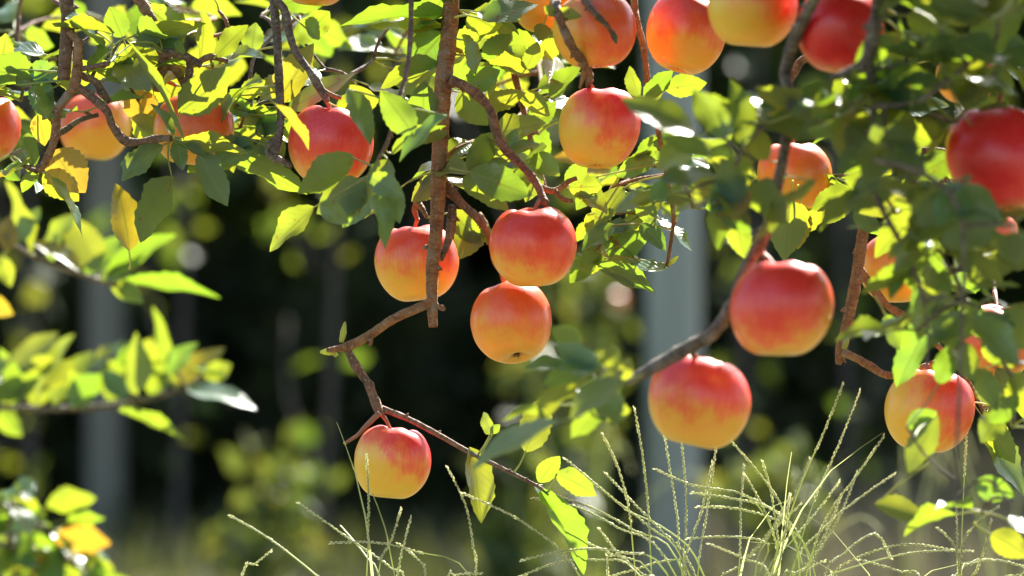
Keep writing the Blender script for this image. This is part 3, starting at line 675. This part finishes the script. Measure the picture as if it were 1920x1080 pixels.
for l in [(230, 70, 205, 10, 50, .02), (255, 75, 300, 130, 46, .03), (200, 150, 255, 105, 50, .02), (20, 130, 60, 100, 40, .02), (30, 160, 90, 120, 40, .02), (55, 130, 110, 140, 46, .02), (0, 120, 12, 60, 40, .05)]: E.leaf(*l)
for c in [(60, 130, .04, 6), (40, 190, .05, 5), (90, 170, .03, 5), (200, 110, .03, 6), (235, 150, .04, 6), (230, 75, .02, 5), (160, 210, .03, 5), (60, 310, .0, 4), (110, 110, .06, 5), (20, 290, .06, 4), (260, 190, .05, 5), (325, 262, -.01, 4), (180, 60, .08, 4)]: E.cluster(*c)

# ---- F: reddish knobbly spur above the half covered apple
F_ = Branch('reddish knobbly spur wood above the half covered apple at left', M_BARKR)
F_.twig(H(258, -30, 11, .03) + [(268, 8, 11), (288, 45, 10), (302, 90, 11), (312, 112, 13), (300, 140, 9), (292, 172, 7)], .02, .1)
F_.twig([(305, 100, 10), (330, 100, 9), (352, 108, 9), (378, 122, 8)], .0, .16, M_BARK); F_.twig([(370, 118, 6), (395, 106, 6), (428, 116, 4)], .0, .16)
F_.twig([(312, 112, 9), (332, 132, 8), (345, 160, 6), (350, 180, 3)], .02, .2); F_.twig([(352, 108, 7), (356, 135, 7), (346, 165, 4)], .01, .2, M_BARK)
for l in [(258, 70, 388, 40, 34), (405, 106, 462, 42, 36), (374, 116, 386, 10, 40), (345, 80, 262, 0, 60, .03), (300, 70, 250, 85, 30), (335, 92, 270, 78, 22), (330, 95, 345, 80, 30), (400, 120, 430, 85, 30), (310, 80, 345, 20, 50, .05)]: F_.leaf(l[0], l[1], l[2], l[3], l[4], l[5] if len(l) > 5 else ru(-.02, .03))
F_.leaf(238, 75, 365, 262, 22, -.07)
for c in [(370, 60, .06, 5), (300, 20, .08, 4), (400, 130, .05, 5), (440, 60, .1, 4), (280, 140, .06, 5), (330, 160, .08, 4), (330, 40, .1, 4), (410, 20, .1, 4)]: F_.cluster(*c)

# ---- G: pair of dark twigs at x=520
G = Branch('pair of dark twigs carrying the red apple left of the stick', M_BARKG)
G.twig(H(512, -30, 9, .02) + [(514, 10, 9), (520, 80, 8), (524, 170, 8), (526, 235, 7), (518, 280, 8), (512, 292, 8), (548, 312, 5)], .0, .08)
G.twig([(514, 0, 9), (532, 16, 9), (542, 62, 8), (556, 100, 7), (580, 132, 7.5), (596, 158, 9), (608, 178, 9), (614, 192, 5)], -.01, .13)
G.twig([(600, 165, 5), (622, 178, 4), (640, 184, 3)], -.01, .1, M_BARKR)
G.twig([(524, 255, 6), (508, 268, 7), (500, 285, 6), (520, 304, 5)], .0, .2)
for l in [(516, 195, 588, 78, 70, .03), (540, 206, 668, 130, 50, .02), (450, 180, 500, 150, 40, .03), (470, 215, 420, 180, 38, .03), (480, 240, 540, 225, 40, .03), (470, 260, 430, 290, 40, .02), (500, 200, 455, 235, 40, .03),
          (580, 60, 620, 20, 50, .06), (560, 40, 600, 78, 60, .06), (630, 200, 680, 180, 34, .04), (470, 100, 480, 40, 46, .08), (440, 170, 400, 240, 30, .02)]: G.leaf(*l)
for c in [(470, 200, .05, 6), (480, 250, .04, 6), (450, 240, .06, 5), (540, 250, .06, 4), (520, 60, .12, 4), (560, 30, .1, 5), (610, 130, .08, 4), (660, 150, .08, 4), (490, 30, .15, 4), (440, 200, .03, 5)]: G.cluster(*c)
G.cluster(700, 110, .12, 4); G.cluster(740, 40, .12, 4)

# deeper, softer spurs of the same branches
for br, px, py, y, n in [(G, 560, 40, .5, 5), (G, 470, 90, .6, 5), (F_, 330, 15, .55, 5), (E, 30, 60, .5, 5), (E, 190, 35, .6, 5), (C, 1010, 120, .45, 5), (D, 1180, 330, .4, 6), (G, 640, 60, .6, 5), (D, 1300, 300, .5, 5), (A, 740, 100, .5, 5), (E, 90, 240, .4, 4), (C, 930, 160, .4, 5)]:
    br.cluster(px, py, y, n, size=115)

# ---- I: near right pair branch (blurred)
I_ = Branch('blurred slanting branch from which the two large near apples hang', M_BARKG)
I_.twig([up_to_bough(1500, 60, 11, -.45), (1496, 60, 11), (1484, 200, 11), (1462, 330, 11), (1442, 420, 12), (1418, 466, 12), (1390, 520, 11), (1368, 580, 12), (1335, 625, 13), (1295, 650, 14), (1255, 672, 13), (1215, 695, 11), (1172, 716, 9)], -.42, .1)
I_.twig([(1462, 335, 9), (1440, 352, 9), (1400, 362, 9), (1352, 372, 7)], -.42, .1, M_BARK)
I_.twig([(1425, 455, 7), (1432, 482, 4)], -.42, .1, M_BARKR)
for l in [(1172, 712, 1080, 655, 50), (1168, 716, 1062, 780, 48), (1160, 722, 1070, 830, 62), (1165, 712, 1185, 668, 30), (1150, 700, 1140, 640, 40), (1120, 690, 1040, 640, 46), (1100, 680, 1015, 720, 50), (1050, 790, 868, 868, 30), (1110, 740, 1170, 690, 30), (1130, 690, 1040, 690, 40), (1090, 650, 1030, 610, 40)]: I_.leaf(*l, -.5 + ru(-.08, .06))
for l in [(1302, 252, 1165, 172, 50), (1392, 275, 1376, 140, 62), (1548, 248, 1414, 152, 72), (1530, 338, 1394, 458, 30), (1330, 290, 1235, 255, 40), (1360, 260, 1300, 160, 60), (1390, 330, 1330, 400, 60), (1440, 300, 1400, 240, 50), (1340, 330, 1420, 300, 50)]: I_.leaf(*l, -.46 + ru(-.1, .05))
for c in [(1110, 700, -.5, 4), (1080, 760, -.46, 3)]: I_.cluster(*c, size=105)
I_.leaf(1355, 372, 1345, 470, 52, -.45); I_.leaf(1390, 380, 1350, 290, 60, -.5); I_.leaf(1250, 345, 1215, 375, 40, -.5)
I_.leaf(1482, 372, 1468, 492, 72, .0, mat=M_LEAF); I_.leaf(1500, 380, 1500, 470, 40, .02); I_.leaf(1380, 400, 1400, 490, 50, -.3)
for c in [(1370, 330, -.46, 6), (1440, 230, -.5, 5), (1330, 240, -.46, 4), (1340, 380, -.5, 4), (1290, 360, -.45, 4)]: I_.cluster(*c, size=110)

# ---- J: dark leafy mass at the right, near the lens
J = Branch('dense near spray of dark shaded leaves on grey wood filling the upper right', M_BARKG)
J.twig([up_to_bough(1660, -60, 15, -.7), (1648, -20, 13.8), (1640, 50, 13.8), (1626, 110, 12.9), (1600, 132, 11.0), (1560, 146, 5.6)], -.5, .06)
J.twig([(1626, 110, 10.1), (1640, 200, 6.8), (1630, 280, 6.2), (1640, 360, 5.6), (1680, 440, 5.0), (1720, 520, 4.3), (1740, 620, 3.1), (1735, 700, 2.5)], -.5, .08)
J.twig([(1640, 200, 5.6), (1720, 190, 5.0), (1790, 140, 4.3), (1860, 90, 3.1)], -.53, .08)
J.twig([(1640, 300, 5.0), (1740, 330, 5.0), (1800, 400, 4.3), (1806, 520, 3.7), (1802, 640, 3.7), (1796, 800, 3.1), (1790, 960, 2.5)], -.62, .06)
J.twig([(1804, 560, 3.1), (1860, 600, 3.1), (1900, 680, 2.5)], -.45, .06); J.twig([(1792, 900, 2.5), (1740, 860, 2.5), (1700, 800, 1.9)], -.46, .06); J.twig([(1792, 930, 2.5), (1850, 900, 2.5), (1900, 950, 1.9)], -.46, .06)
for l in [(1812, 90, 1925, 20, 74), (1700, 30, 1795, 62, 62), (1668, 110, 1756, 196, 60), (1745, 600, 1675, 728, 62), (1752, 470, 1730, 645, 72), (1742, 392, 1632, 482, 72), (1716, 504, 1612, 550, 46), (1758, 778, 1688, 892, 66),
          (1640, 945, 1748, 976, 46), (1700, 800, 1760, 770, 40), (1828, 905, 1905, 930, 50), (1858, 1000, 1930, 1046, 56), (1836, 690, 1872, 775, 50), (1690, 60, 1640, 140, 60), (1770, 40, 1850, -10, 60), (1740, 30, 1720, -40, 50),
          (1600, 150, 1680, 200, 60), (1650, 230, 1750, 270, 66), (1700, 350, 1610, 400, 66), (1720, 330, 1800, 290, 60), (1780, 430, 1850, 470, 60), (1810, 520, 1900, 500, 50), (1806, 560, 1850, 640, 50),
          (1790, 600, 1740, 560, 50), (1800, 640, 1830, 720, 50), (1830, 600, 1905, 610, 50), (1760, 720, 1790, 640, 46), (1850, 620, 1900, 690, 60), (1840, 350, 1800, 290, 40), (1820, 330, 1795, 220, 50), (1830, 250, 1890, 190, 60), (1850, 130, 1900, 180, 60), (1800, 150, 1850, 230, 60),
          (1870, 780, 1840, 830, 60), (1820, 500, 1890, 440, 46), (1640, 350, 1580, 330, 46), (1560, 200, 1500, 160, 60), (1660, 590, 1690, 660, 40), (1770, 500, 1700, 440, 60), (1810, 420, 1900, 400, 50), (1620, 130, 1560, 190, 60)]:
    J.leaf(*l, -.36 + ru(-.12, .10))
for c in [(1600, 190, -.5, 6), (1660, 260, -.53, 6), (1720, 200, -.5, 6), (1780, 140, -.53, 5), (1840, 100, -.53, 5), (1690, 330, -.53, 6), (1760, 350, -.56, 6), (1700, 120, -.5, 5), (1820, 420, -.53, 5), (1730, 440, -.5, 5), (1850, 560, -.45, 4), (1760, 50, -.53, 5), (1870, 40, -.56, 5), (1780, 560, -.5, 4), (1640, 340, -.5, 4)]: J.cluster(*c, size=125)

for c in [(1580, 250, -.42, 5), (1620, 180, -.5, 6), (1700, 60, -.5, 5), (1790, 230, -.45, 5), (1900, 100, -.45, 5), (1680, 400, -.42, 5), (1760, 470, -.45, 5), (1840, 480, -.4, 5), (1720, 620, -.45, 4), (1880, 680, -.4, 5), (1820, 330, -.6, 4), (1900, 420, -.62, 4), (1560, 210, -.5, 5), (1900, 800, -.35, 4), (1840, 960, -.4, 3)]: J.cluster(*c, size=125)
# ---- K: sharp wood at right carrying the yellow apple
K = Branch('angular reddish twig with an elbow carrying the yellow apple at lower right', M_BARKR)
K.twig([up_to_bough(1640, 300, 12, .05), (1652, 200, 12, .05), (1632, 340, 12), (1616, 450, 11), (1604, 530, 11.5), (1588, 610, 11), (1578, 652, 13), (1572, 684, 5)], .02, .06)
K.twig([(1580, 660, 8), (1606, 672, 8), (1634, 688, 7), (1664, 704, 7), (1705, 700, 7), (1738, 684, 5)], .01, .12)
K.twig([(1610, 500, 7, .05), (1640, 545, 8), (1662, 572, 8), (1690, 590, 8), (1712, 606, 7), (1760, 650, 6), (1800, 690, 5), (1850, 780, 4)], .06, .14)
K.twig([(1738, 686, 5), (1756, 680, 6), (1774, 688, 4)], -.01, .15); K.bud(1582, 655, 1590, 628, 6)
K.twig([(1652, 200, 12, .08), (1688, 246, 14), (1728, 288, 15), (1762, 325, 14), (1792, 365, 10), (1848, 372, 6), (1865, 548, 4, -.02)], .15, .1, M_BARK); K.twig([(1725, 284, 8), (1752, 282, 7), (1776, 284, 4)], .12, .15, M_BARK)
K.twig([(1652, 200, 8, .06), (1560, 100, 8), (1506, 112, 8), (1488, 140, 8), (1474, 158, 5)], .05, .14, M_BARK)
for l in [(1736, 392, 1746, 474, 46, .0), (1604, 386, 1652, 442, 42, .0), (1842, 802, 1926, 932, 60, .0), (1848, 790, 1905, 870, 56, -.02), (1870, 690, 1922, 785, 44, -.1), (1850, 770, 1860, 840, 30, .01), (1600, 360, 1545, 420, 40, .0),
          (1670, 310, 1610, 350, 50, .05), (1730, 320, 1690, 400, 50, .05), (1850, 100, 1925, 150, 40, .05), (1850, 780, 1890, 760, 30, .0), (1840, 700, 1890, 720, 30, .02), (1660, 380, 1600, 330, 50, .03), (1700, 180, 1640, 130, 50, .1)]: K.leaf(*l)
for c in [(1620, 360, .05, 5), (1700, 300, .1, 5), (1780, 350, .1, 5), (1860, 760, .02, 4), (1850, 530, .12, 4), (1560, 330, .08, 4), (1660, 230, .15, 4)]: K.cluster(*c)

# ---- neighbour tree at the left: two blurred shoots and low foliage
nb = link('apple_tree', None); nb.location = (-2.0, 2.2, 0); tag(nb, 'neighbouring apple tree beyond the left edge sending shoots into view', 'tree')
v, f, _ = tube_geo([Vector((0, 0, -.05)), Vector((.03, 0, .5)), Vector((0, .03, 1.1)), Vector((.1, 0, 1.7))], [.1, .08, .075, .06], 10, .1, .06)
link('trunk', mesh('trunk', v, f, M_BARKG), nb)
link('crown', card_mesh('crown', blobs([(0, 0, 2.0), (.6, .1, 2.1), (-.5, .2, 2.2), (.2, -.3, 1.9), (.1, .3, 2.5)], [.5, .5, .6, .5, .6], 5000, .3), .085, M_CARD), nb)
Lb = Branch('upper blurred leafy shoot reaching in from the left edge', M_BARKG)
Lb.twig([(-1300, 350, 16, 2.2), (-600, 380, 12, 1.6), (-60, 432, 4.9), (20, 460, 4.9), (80, 488, 4.9), (150, 515, 4.9), (220, 536, 5)], 0.85, .08)
for l in [(228, 530, 422, 545, 32), (150, 510, 58, 440, 26), (185, 508, 120, 400, 62), (215, 522, 225, 470, 40), (200, 520, 330, 425, 40), (190, 525, 270, 470, 40), (60, 480, 20, 330, 36), (30, 460, 70, 380, 34), (10, 470, 20, 400, 40), (100, 490, 95, 430, 30), (210, 530, 270, 570, 40), (160, 515, 230, 440, 50), (0, 480, 20, 540, 40), (-30, 560, 25, 590, 40), (90, 470, 140, 390, 40)]: Lb.leaf(*l, 0.85 + ru(-.06, .06))
Lc = Branch('lower blurred leafy shoot with glowing yellow-green leaves at the left', M_BARKG)
Lc.twig([(-1350, 560, 16, 2.2), (-600, 700, 12, 1.9), (-80, 752, 5.6), (40, 766, 5.6), (130, 766, 5.6), (220, 760, 5.6), (300, 742, 5.6), (350, 724, 4.9), (385, 705, 5)], 1.1, .08)
for l in [(20, 700, 108, 618, 46), (-10, 760, 78, 700, 50), (70, 745, 132, 618, 48), (170, 738, 262, 660, 46), (100, 760, 170, 650, 50), (312, 700, 372, 640, 44), (382, 706, 436, 682, 40), (350, 732, 488, 756, 36), (222, 770, 352, 822, 28), (305, 690, 290, 570, 30), (250, 740, 258, 620, 56),
          (130, 760, 190, 700, 56), (0, 770, 42, 818, 44), (330, 720, 420, 640, 50), (200, 750, 240, 690, 46), (280, 740, 330, 650, 50), (40, 755, 0, 650, 40), (160, 760, 130, 690, 44), (60, 760, 90, 700, 46), (240, 745, 190, 690, 40), (-40, 740, 30, 660, 40)]: Lc.leaf(*l, 1.1 + ru(-.08, .08))
for c in [(40, 725, 1.1, 2), (150, 715, 1.1, 2), (240, 700, 1.1, 2), (330, 690, 1.1, 2)]: Lc.cluster(*c, size=105, droop=-.3)
Ld = Branch('low blurred spray of leaves in the bottom left corner', M_BARKG)
Ld.twig([(-1200, 560, 14, 2.2), (-500, 900, 10, 1.8), (-40, 1010, 4.9), (30, 1030, 6), (90, 1040, 6), (170, 1075, 4)], 1.1, .08)
for c in [(20, 1000, 1.1, 6), (70, 1030, 1.1, 6), (120, 1055, 1.1, 6), (0, 930, 1.1, 5), (60, 960, 1.1, 5), (30, 1080, 1.1, 5), (140, 1020, 1.15, 4), (20, 940, 1.0, 5), (90, 985, 1.05, 5), (160, 1070, 1.1, 4)]: Ld.cluster(*c, size=105)
print('leaves', NLEAF[0])

# ---- near tree's unseen crown, lumps added above the frame to shade near right leaves
pts = blobs([(.35, -.5, 1.32), (.6, -.5, 1.34), (.85, -.5, 1.36), (1.05, -.35, 1.5), (.2, -.6, 1.34), (.5, -.65, 1.5), (1.2, -.1, 1.7), (1.4, .3, 2.0), (.75, -.7, 1.55), (.3, -1.0, 1.4), (.65, -1.05, 1.4), (1.0, -.9, 1.5), (.4, -1.4, 1.5), (.8, -1.5, 1.5), (.62, -.25, 1.27), (.78, -.25, 1.29), (.64, -.05, 1.29), (.82, -.05, 1.32), (.98, -.1, 1.35), (.24, .0, 1.29)],
            [.22, .22, .24, .3, .2, .25, .4, .5, .28, .28, .3, .3, .3, .35, .15, .18, .14, .18, .2, .1], 15500, .0)
pts -= np.array(near_tree.location)
link('crown', card_mesh('crown', pts, .075, M_CARD), near_tree)

# ------------------------------------------------------------------ crabgrass seed heads
def tuft(label, base_px, y, stalks, plain=(), extra=0, blade=3, front=()):
    g = P(base_px, 540, y); g.z = 0.0
    e = link('grass_tuft', None); e.location = g; tag(e, label, 'grass', 'crabgrass tufts gone to seed')
    for k in range(blade):
        # narrow leaf blades arching out of the tuft
        dx = ru(-.16, .16); h = ru(.45, .66); p0 = g + Vector((ru(-.05, .05), ru(-.05, .05), 0)); p3 = g + Vector((dx * 1.45, ru(-.1, .1), h * ru(.93, 1.06)))
        pm = g + Vector((dx * .35, 0, h * .6)); pq = g + Vector((dx * .85, (p3.y - g.y) * .6, h * .92))
        cp, _ = catmull([p0, pm, pq, p3], [1] * 4, .03); n_ = len(cp); V, F = [], []
        for i, p in enumerate(cp):
            w = .0024 * math.sin(math.pi * min(.97, .25 + .75 * i / (n_ - 1))) ; V += [p + Vector((w, w * .4, 0)) - g, p + Vector((0, 0, -w * .6)) - g, p - Vector((w, w * .4, 0)) - g]
        for i in range(n_ - 1):
            F += [(i * 3, i * 3 + 1, i * 3 + 4, i * 3 + 3), (i * 3 + 1, i * 3 + 2, i * 3 + 5, i * 3 + 4)]
        link('grass_blade', mesh('grass_blade', V, F, M_CULM), e)
    stalks = list(stalks)
    for k in range(extra):
        dx = ru(-230, 260); h = ru(60, 210); stalks.append([(base_px + dx, 1080 - h), (base_px + dx * .8, 1080 - h * .62 + 10), (base_px + dx * .5, 1080 - h * .25 + 20), (base_px + dx * .25, 1110)])
    for k, st in enumerate(stalks):
        dy = ru(-.12, .12) if k not in front else -.075
        pts = [P(a, b, y + dy * (1 - i * .25)) for i, (a, b) in enumerate(st)]
        low = pts[-1]; gp = g + Vector((ru(-.06, .06), ru(-.05, .05), 0))
        dirn = (pts[-1] - pts[-2]).normalized()
        m1 = low + dirn * .08; m1.z = max(m1.z, .12); m2 = gp + Vector(((low.x - g.x) * .15, 0, low.z * .4))
        pts2 = pts + [m1.lerp(m2, .35), m2, gp]
        rr_ = ru(.75, 1.1); rad = [.0006 * rr_] + [.0009 * rr_] * (len(pts) - 1) + [.0011, .0013, .0016]
        V, F, sm = tube_geo(pts2, rad, 4, .012, 0, False, 1)
        V = list(V); nc = len(F); nv = len(V)
        # spikelets in two rows along the top
        Lh = ru(.06, .15) if k not in plain else .0; acc = 0.; side = 1; nxt = .0
        for i in range(len(sm) - 1):
            seg = sm[i + 1] - sm[i]; ln = seg.length; d = -seg.normalized()
            s = d.cross(VIEW); s = s.normalized() if s.length > 1e-4 else Vector((1, 0, 0)); b = d.cross(s)
            while nxt < acc + ln and nxt < Lh:
                p = sm[i] + seg * ((nxt - acc) / ln); side = -side
                an = ru(-.9, .9); o = (s * math.cos(an) + b * math.sin(an)) * side
                L = ru(.0034, .0050); w = .0009; q = p + o * .0003
                ax = (d * .95 + o * ru(.04, .26)).normalized(); sx = ax.cross(o).normalized(); ox = ax.cross(sx)
                i0 = len(V); mid = q + ax * L * .45
                V += [q, mid + sx * w, mid + ox * w, mid - sx * w, mid - ox * w, q + ax * L]
                F += [(i0, i0 + 1, i0 + 2), (i0, i0 + 2, i0 + 3), (i0, i0 + 3, i0 + 4), (i0, i0 + 4, i0 + 1), (i0 + 5, i0 + 2, i0 + 1), (i0 + 5, i0 + 3, i0 + 2), (i0 + 5, i0 + 4, i0 + 3), (i0 + 5, i0 + 1, i0 + 4)]
                nxt += ru(.0013, .0028)
            acc += ln
        st_ = link('seed_stalk', mesh('seed_stalk', [v - g for v in V[:nv]], F[:nc], M_CULM), e)
        if len(V) > nv: link('seed_head', mesh('seed_head', [v - g for v in V[nv:]], [tuple(i - nv for i in q) for q in F[nc:]], M_SEED, smooth=False), st_)
tuft('sparse seed heads of grass rising below and across the lowest apple', 760, .0, [
 [(432, 967), (505, 1010), (592, 1078), (640, 1130)], [(507, 1034), (478, 1058), (450, 1090)], [(562, 945), (645, 1003), (735, 1066), (770, 1110)], [(638, 985), (664, 1015), (690, 1048), (720, 1100)],
 [(687, 852), (691, 930), (690, 1010), (687, 1090)], [(622, 1018), (700, 1017), (780, 1034), (885, 1084)], [(752, 955), (733, 1015), (708, 1090)], [(770, 972), (756, 1025), (744, 1090)],
 [(840, 878), (874, 950), (888, 1030), (892, 1090)], [(698, 925), (722, 990), (742, 1090)], [(748, 1020), (790, 1055), (800, 1100)], [(900, 1075), (850, 1078), (830, 1100)]], plain=(9, 3), front=(4,))
tuft('dense fan of grass seed heads below the blue-grey post', 1290, .0, [
 [(870, 925), (990, 985), (1090, 1085)], [(1000, 934), (1080, 950), (1160, 990), (1250, 1050)], [(1010, 918), (1110, 952), (1190, 995), (1270, 1050)], [(1062, 862), (1150, 935), (1220, 990), (1285, 1060)],
 [(1138, 890), (1190, 945), (1245, 1000), (1300, 1070)], [(1130, 815), (1160, 880), (1180, 960), (1192, 1080)], [(1190, 768), (1204, 850), (1214, 940), (1222, 1085)], [(1245, 808), (1256, 880), (1270, 970), (1280, 1085)],
 [(1278, 830), (1286, 920), (1286, 1000), (1284, 1085)], [(1344, 828), (1336, 890), (1324, 970), (1308, 1085)], [(1395, 874), (1389, 950), (1384, 1085)], [(1290, 1010), (1360, 1006), (1440, 1020), (1420, 1085)],
 [(980, 1050), (1080, 1030), (1170, 1036), (1250, 1075)], [(955, 1090), (1040, 1056), (1120, 1050), (1200, 1080)], [(1130, 1085), (1200, 1065), (1260, 1050), (1285, 1085)], [(1335, 870), (1315, 960), (1290, 1030), (1285, 1085)], [(1170, 955), (1260, 1000), (1320, 1080)], [(1230, 880), (1300, 910), (1400, 930), (1450, 1000), (1450, 1085)],
 [(1200, 1038), (1150, 1040), (1140, 1085)], [(1060, 1000), (1150, 1040), (1230, 1085)]], plain=(16,), extra=2)
tuft('tall crossing grass seed heads against the dark gap right of centre', 1440, .03, [
 [(1370, 826), (1425, 890), (1470, 960), (1500, 1085)], [(1430, 866), (1440, 900), (1450, 950), (1460, 1085)], [(1580, 722), (1545, 810), (1505, 900), (1470, 1000), (1445, 1085)], [(1612, 735), (1570, 840), (1530, 930), (1500, 1020), (1485, 1085)],
 [(1656, 820), (1600, 900), (1550, 970), (1510, 1085)], [(1675, 890), (1610, 935), (1545, 990), (1480, 1085)], [(1572, 905), (1535, 955), (1480, 1020), (1430, 1090)], [(1400, 930), (1450, 955), (1490, 990), (1520, 1085)],
 [(1500, 946), (1460, 985), (1410, 1040), (1385, 1090)], [(1300, 924), (1380, 936), (1460, 965), (1510, 1085)], [(1310, 950), (1390, 955), (1480, 990), (1530, 1085)], [(1518, 862), (1490, 930), (1440, 1010), (1415, 1085)], [(1396, 890), (1420, 930), (1450, 1000), (1455, 1085)],
 [(1545, 1052), (1490, 1075), (1460, 1095)], [(1330, 1020), (1400, 1050), (1450, 1090)], [(1670, 1045), (1640, 1000), (1580, 1040), (1540, 1090)]], extra=3)
tuft('arching grass seed heads in the bottom right corner', 1800, .0, [
 [(1815, 753), (1811, 840), (1806, 940), (1800, 1085)], [(1822, 1033), (1730, 1034), (1640, 1052), (1545, 1085), (1560, 1120)], [(1615, 1050), (1690, 1072), (1740, 1100)], [(1872, 950), (1838, 975), (1806, 1015), (1798, 1085)], [(1758, 990), (1785, 1015), (1798, 1050), (1802, 1090)],
 [(1925, 1064), (1870, 1050), (1820, 1058), (1795, 1090)], [(1780, 1030), (1700, 1020), (1620, 1040), (1560, 1075), (1580, 1120)], [(1860, 1050), (1830, 1050), (1790, 1080), (1780, 1110)]], extra=3)
# further tufts, out of focus
for i, (bx, y, lab) in enumerate([(1480, 1.6, 'out of focus arching grass tuft behind the tall crossing seed heads'), (1700, 2.4, 'pale blurred grass tuft behind the yellow apple at lower right'), (1880, 1.8, 'pale blurred grass tuft behind the bottom right leaves'), (1080, 2.6, 'faint blurred grass tuft behind the dense fan of seed heads')]):
    st = []
    for k in range(4):
        dx = ru(-190, 220); h = ru(110, 300); st.append([(bx + dx * 1.25, 1080 - h * .8), (bx + dx, 1080 - h), (bx + dx * .5, 1080 - h * .6), (bx + dx * .15, 1100)])
    tuft(lab, bx, y, st, blade=0)

# ------------------------------------------------------------------ undergrowth of the orchard floor
def blades(name, label, n, xr, yr, hmin, hmax, mat):
    x = rng.uniform(*xr, n); y = rng.uniform(*yr, n); h = rng.uniform(hmin, hmax, n); an = rng.uniform(0, math.tau, n); ln = rng.uniform(.1, .7, n) * h
    w = .004 + .003 * rng.random(n); px, py = -np.sin(an) * w, np.cos(an) * w
    z0 = np.full(n, -.02)
    V = np.stack([np.stack([x - px, y - py, z0], 1), np.stack([x + px, y + py, z0], 1), np.stack([x + np.cos(an) * ln * .4 + px * .8, y + np.sin(an) * ln * .4 + py * .8, h * .65], 1),
                  np.stack([x + np.cos(an) * ln * .4 - px * .8, y + np.sin(an) * ln * .4 - py * .8, h * .65], 1), np.stack([x + np.cos(an) * ln, y + np.sin(an) * ln, h], 1)], 1).reshape(-1, 3)
    i = np.arange(n) * 5; F = np.concatenate([np.stack([i, i + 1, i + 2], 1), np.stack([i, i + 2, i + 3], 1), np.stack([i + 3, i + 2, i + 4], 1)])
    me = bpy.data.meshes.new(name); me.vertices.add(len(V)); me.vertices.foreach_set('co', V.ravel()); me.loops.add(F.size); me.loops.foreach_set('vertex_index', F.ravel()); me.polygons.add(len(F))
    me.polygons.foreach_set('loop_start', np.arange(len(F)) * 3); me.materials.append(mat); me.update(calc_edges=True)
    tag(link(name, me), label, 'grass', kind='stuff')
M_DRY = simple('dry_grass', (0.14, 0.125, 0.075), 0.85, (0.15, 0.135, 0.08), .3); M_GREEN = simple('green_grass', (0.04, 0.05, 0.015), 0.7, (0.09, 0.10, 0.02), .35)
blades('green_grass', 'green grass on the orchard floor', 26000, (-5, 5), (3, 17), .06, .22, M_GREEN)
blades('dry_grass', 'pale dry grass on the sunny strip at right', 16000, (.5, 4.5), (4, 15), .08, .32, M_DRY)
# leafy weeds
WEEDS = [(500, 1000, 5.6, .10, .30, 'yellow-green leafy weed glowing behind the seed heads at lower left'), (985, 1000, 5.4, .09, .34, 'yellow-green leafy weed glowing right of the lowest apple'),
         (1030, 780, 6.4, .06, .4, 'leafy weed blurred behind the near drooping leaves'), (1440, 985, 5.4, .08, .26, 'leafy weed glowing behind the crossing seed heads'), (1120, 600, 6.9, .05, .34, 'tall weed shoot blurred beside the blue-grey post')]
for (px, py, y, r, hh, lab) in WEEDS:
    c = P(px, py, y); e = link('weed', None); e.location = (c.x, c.y, 0); tag(e, lab, 'weed', 'weeds on the orchard floor')
    zt = max(c.z, .12)
    V, F = [], []
    cs, rs = [], []
    for k in range(7):
        t = Vector((ru(-r, r), ru(-r, r), zt + ru(-.12, .15))); v, f, _ = tube_geo([Vector((ru(-.05, .05), ru(-.05, .05), -.02)), t * .5 + Vector((0, 0, .05)), t], [.005, .004, .002], 5, .05, .05); o = len(V); V += v; F += [tuple(i + o for i in q) for q in f]
        cs.append(tuple(t)); rs.append(ru(.05, .09)); cs.append(tuple(t * .75)); rs.append(.06)
    link('stalk', mesh('stalk', V, F, M_CULM), e)
    p = blobs(cs, rs, 130, .2); p = p[p[:, 2] > .03]; link('foliage', card_mesh('foliage', p, .075, M_WEED), e)
# thin young trees added between the rows for sunlit blur spots
for px, y, n, lab in [(60, 7.6, 80, 'sparse blurred sapling added behind the left sprays of leaves'), (330, 8.2, 90, 'sparse blurred sapling added between the thin grey post and the lowest apple'), (600, 7.4, 80, 'sparse blurred sapling added left of the lowest apple, against the dark'),
                      (1000, 8.0, 100, 'sparse blurred sapling added behind the stacked pair of apples'), (1400, 7.8, 70, 'sparse blurred sapling added just right of the blue-grey post'), (1600, 8.4, 70, 'sparse blurred sapling added behind the elbowed twig at right')]:
    e = link('sapling', None); e.location = (trunk_x(px, y), y, 0); tag(e, lab, 'sapling', 'saplings added between the rows')
    V, F, cs = [], [], []
    for k in range(5):
        q0 = Vector((0, 0, -.03)) if k == 0 else Vector((0, 0, ru(.3, 1.2))); q2 = Vector((ru(-.1, .1), ru(-.1, .1), 2.1)) if k == 0 else q0 + Vector((ru(-.4, .4), ru(-.4, .4), ru(.3, .8)))
        v, f, sm = tube_geo([q0, q0.lerp(q2, .5) + Vector((ru(-.05, .05), 0, 0)), q2], [.014, .009, .004] if k == 0 else [.006, .004, .002], 6, .08, .05); o = len(V); V += v; F += [tuple(i + o for i in q) for q in f]; cs += [tuple(p) for p in sm if p.z > .25]
    link('stem', mesh('stem', V, F, M_TRUNK), e)
    link('foliage', card_mesh('foliage', blobs(cs, [.07] * len(cs), int(n * .65), .2), .085, M_CARD), e)
for px, py, y, w, lab in [(1150, 566, 7.0, 46, 'tiny blurred golden apple far behind, beside the blue-grey post')]:
    apple(px, py, w, y, lab, .12, (0, -.5, .7), .3, 0, 0, None)
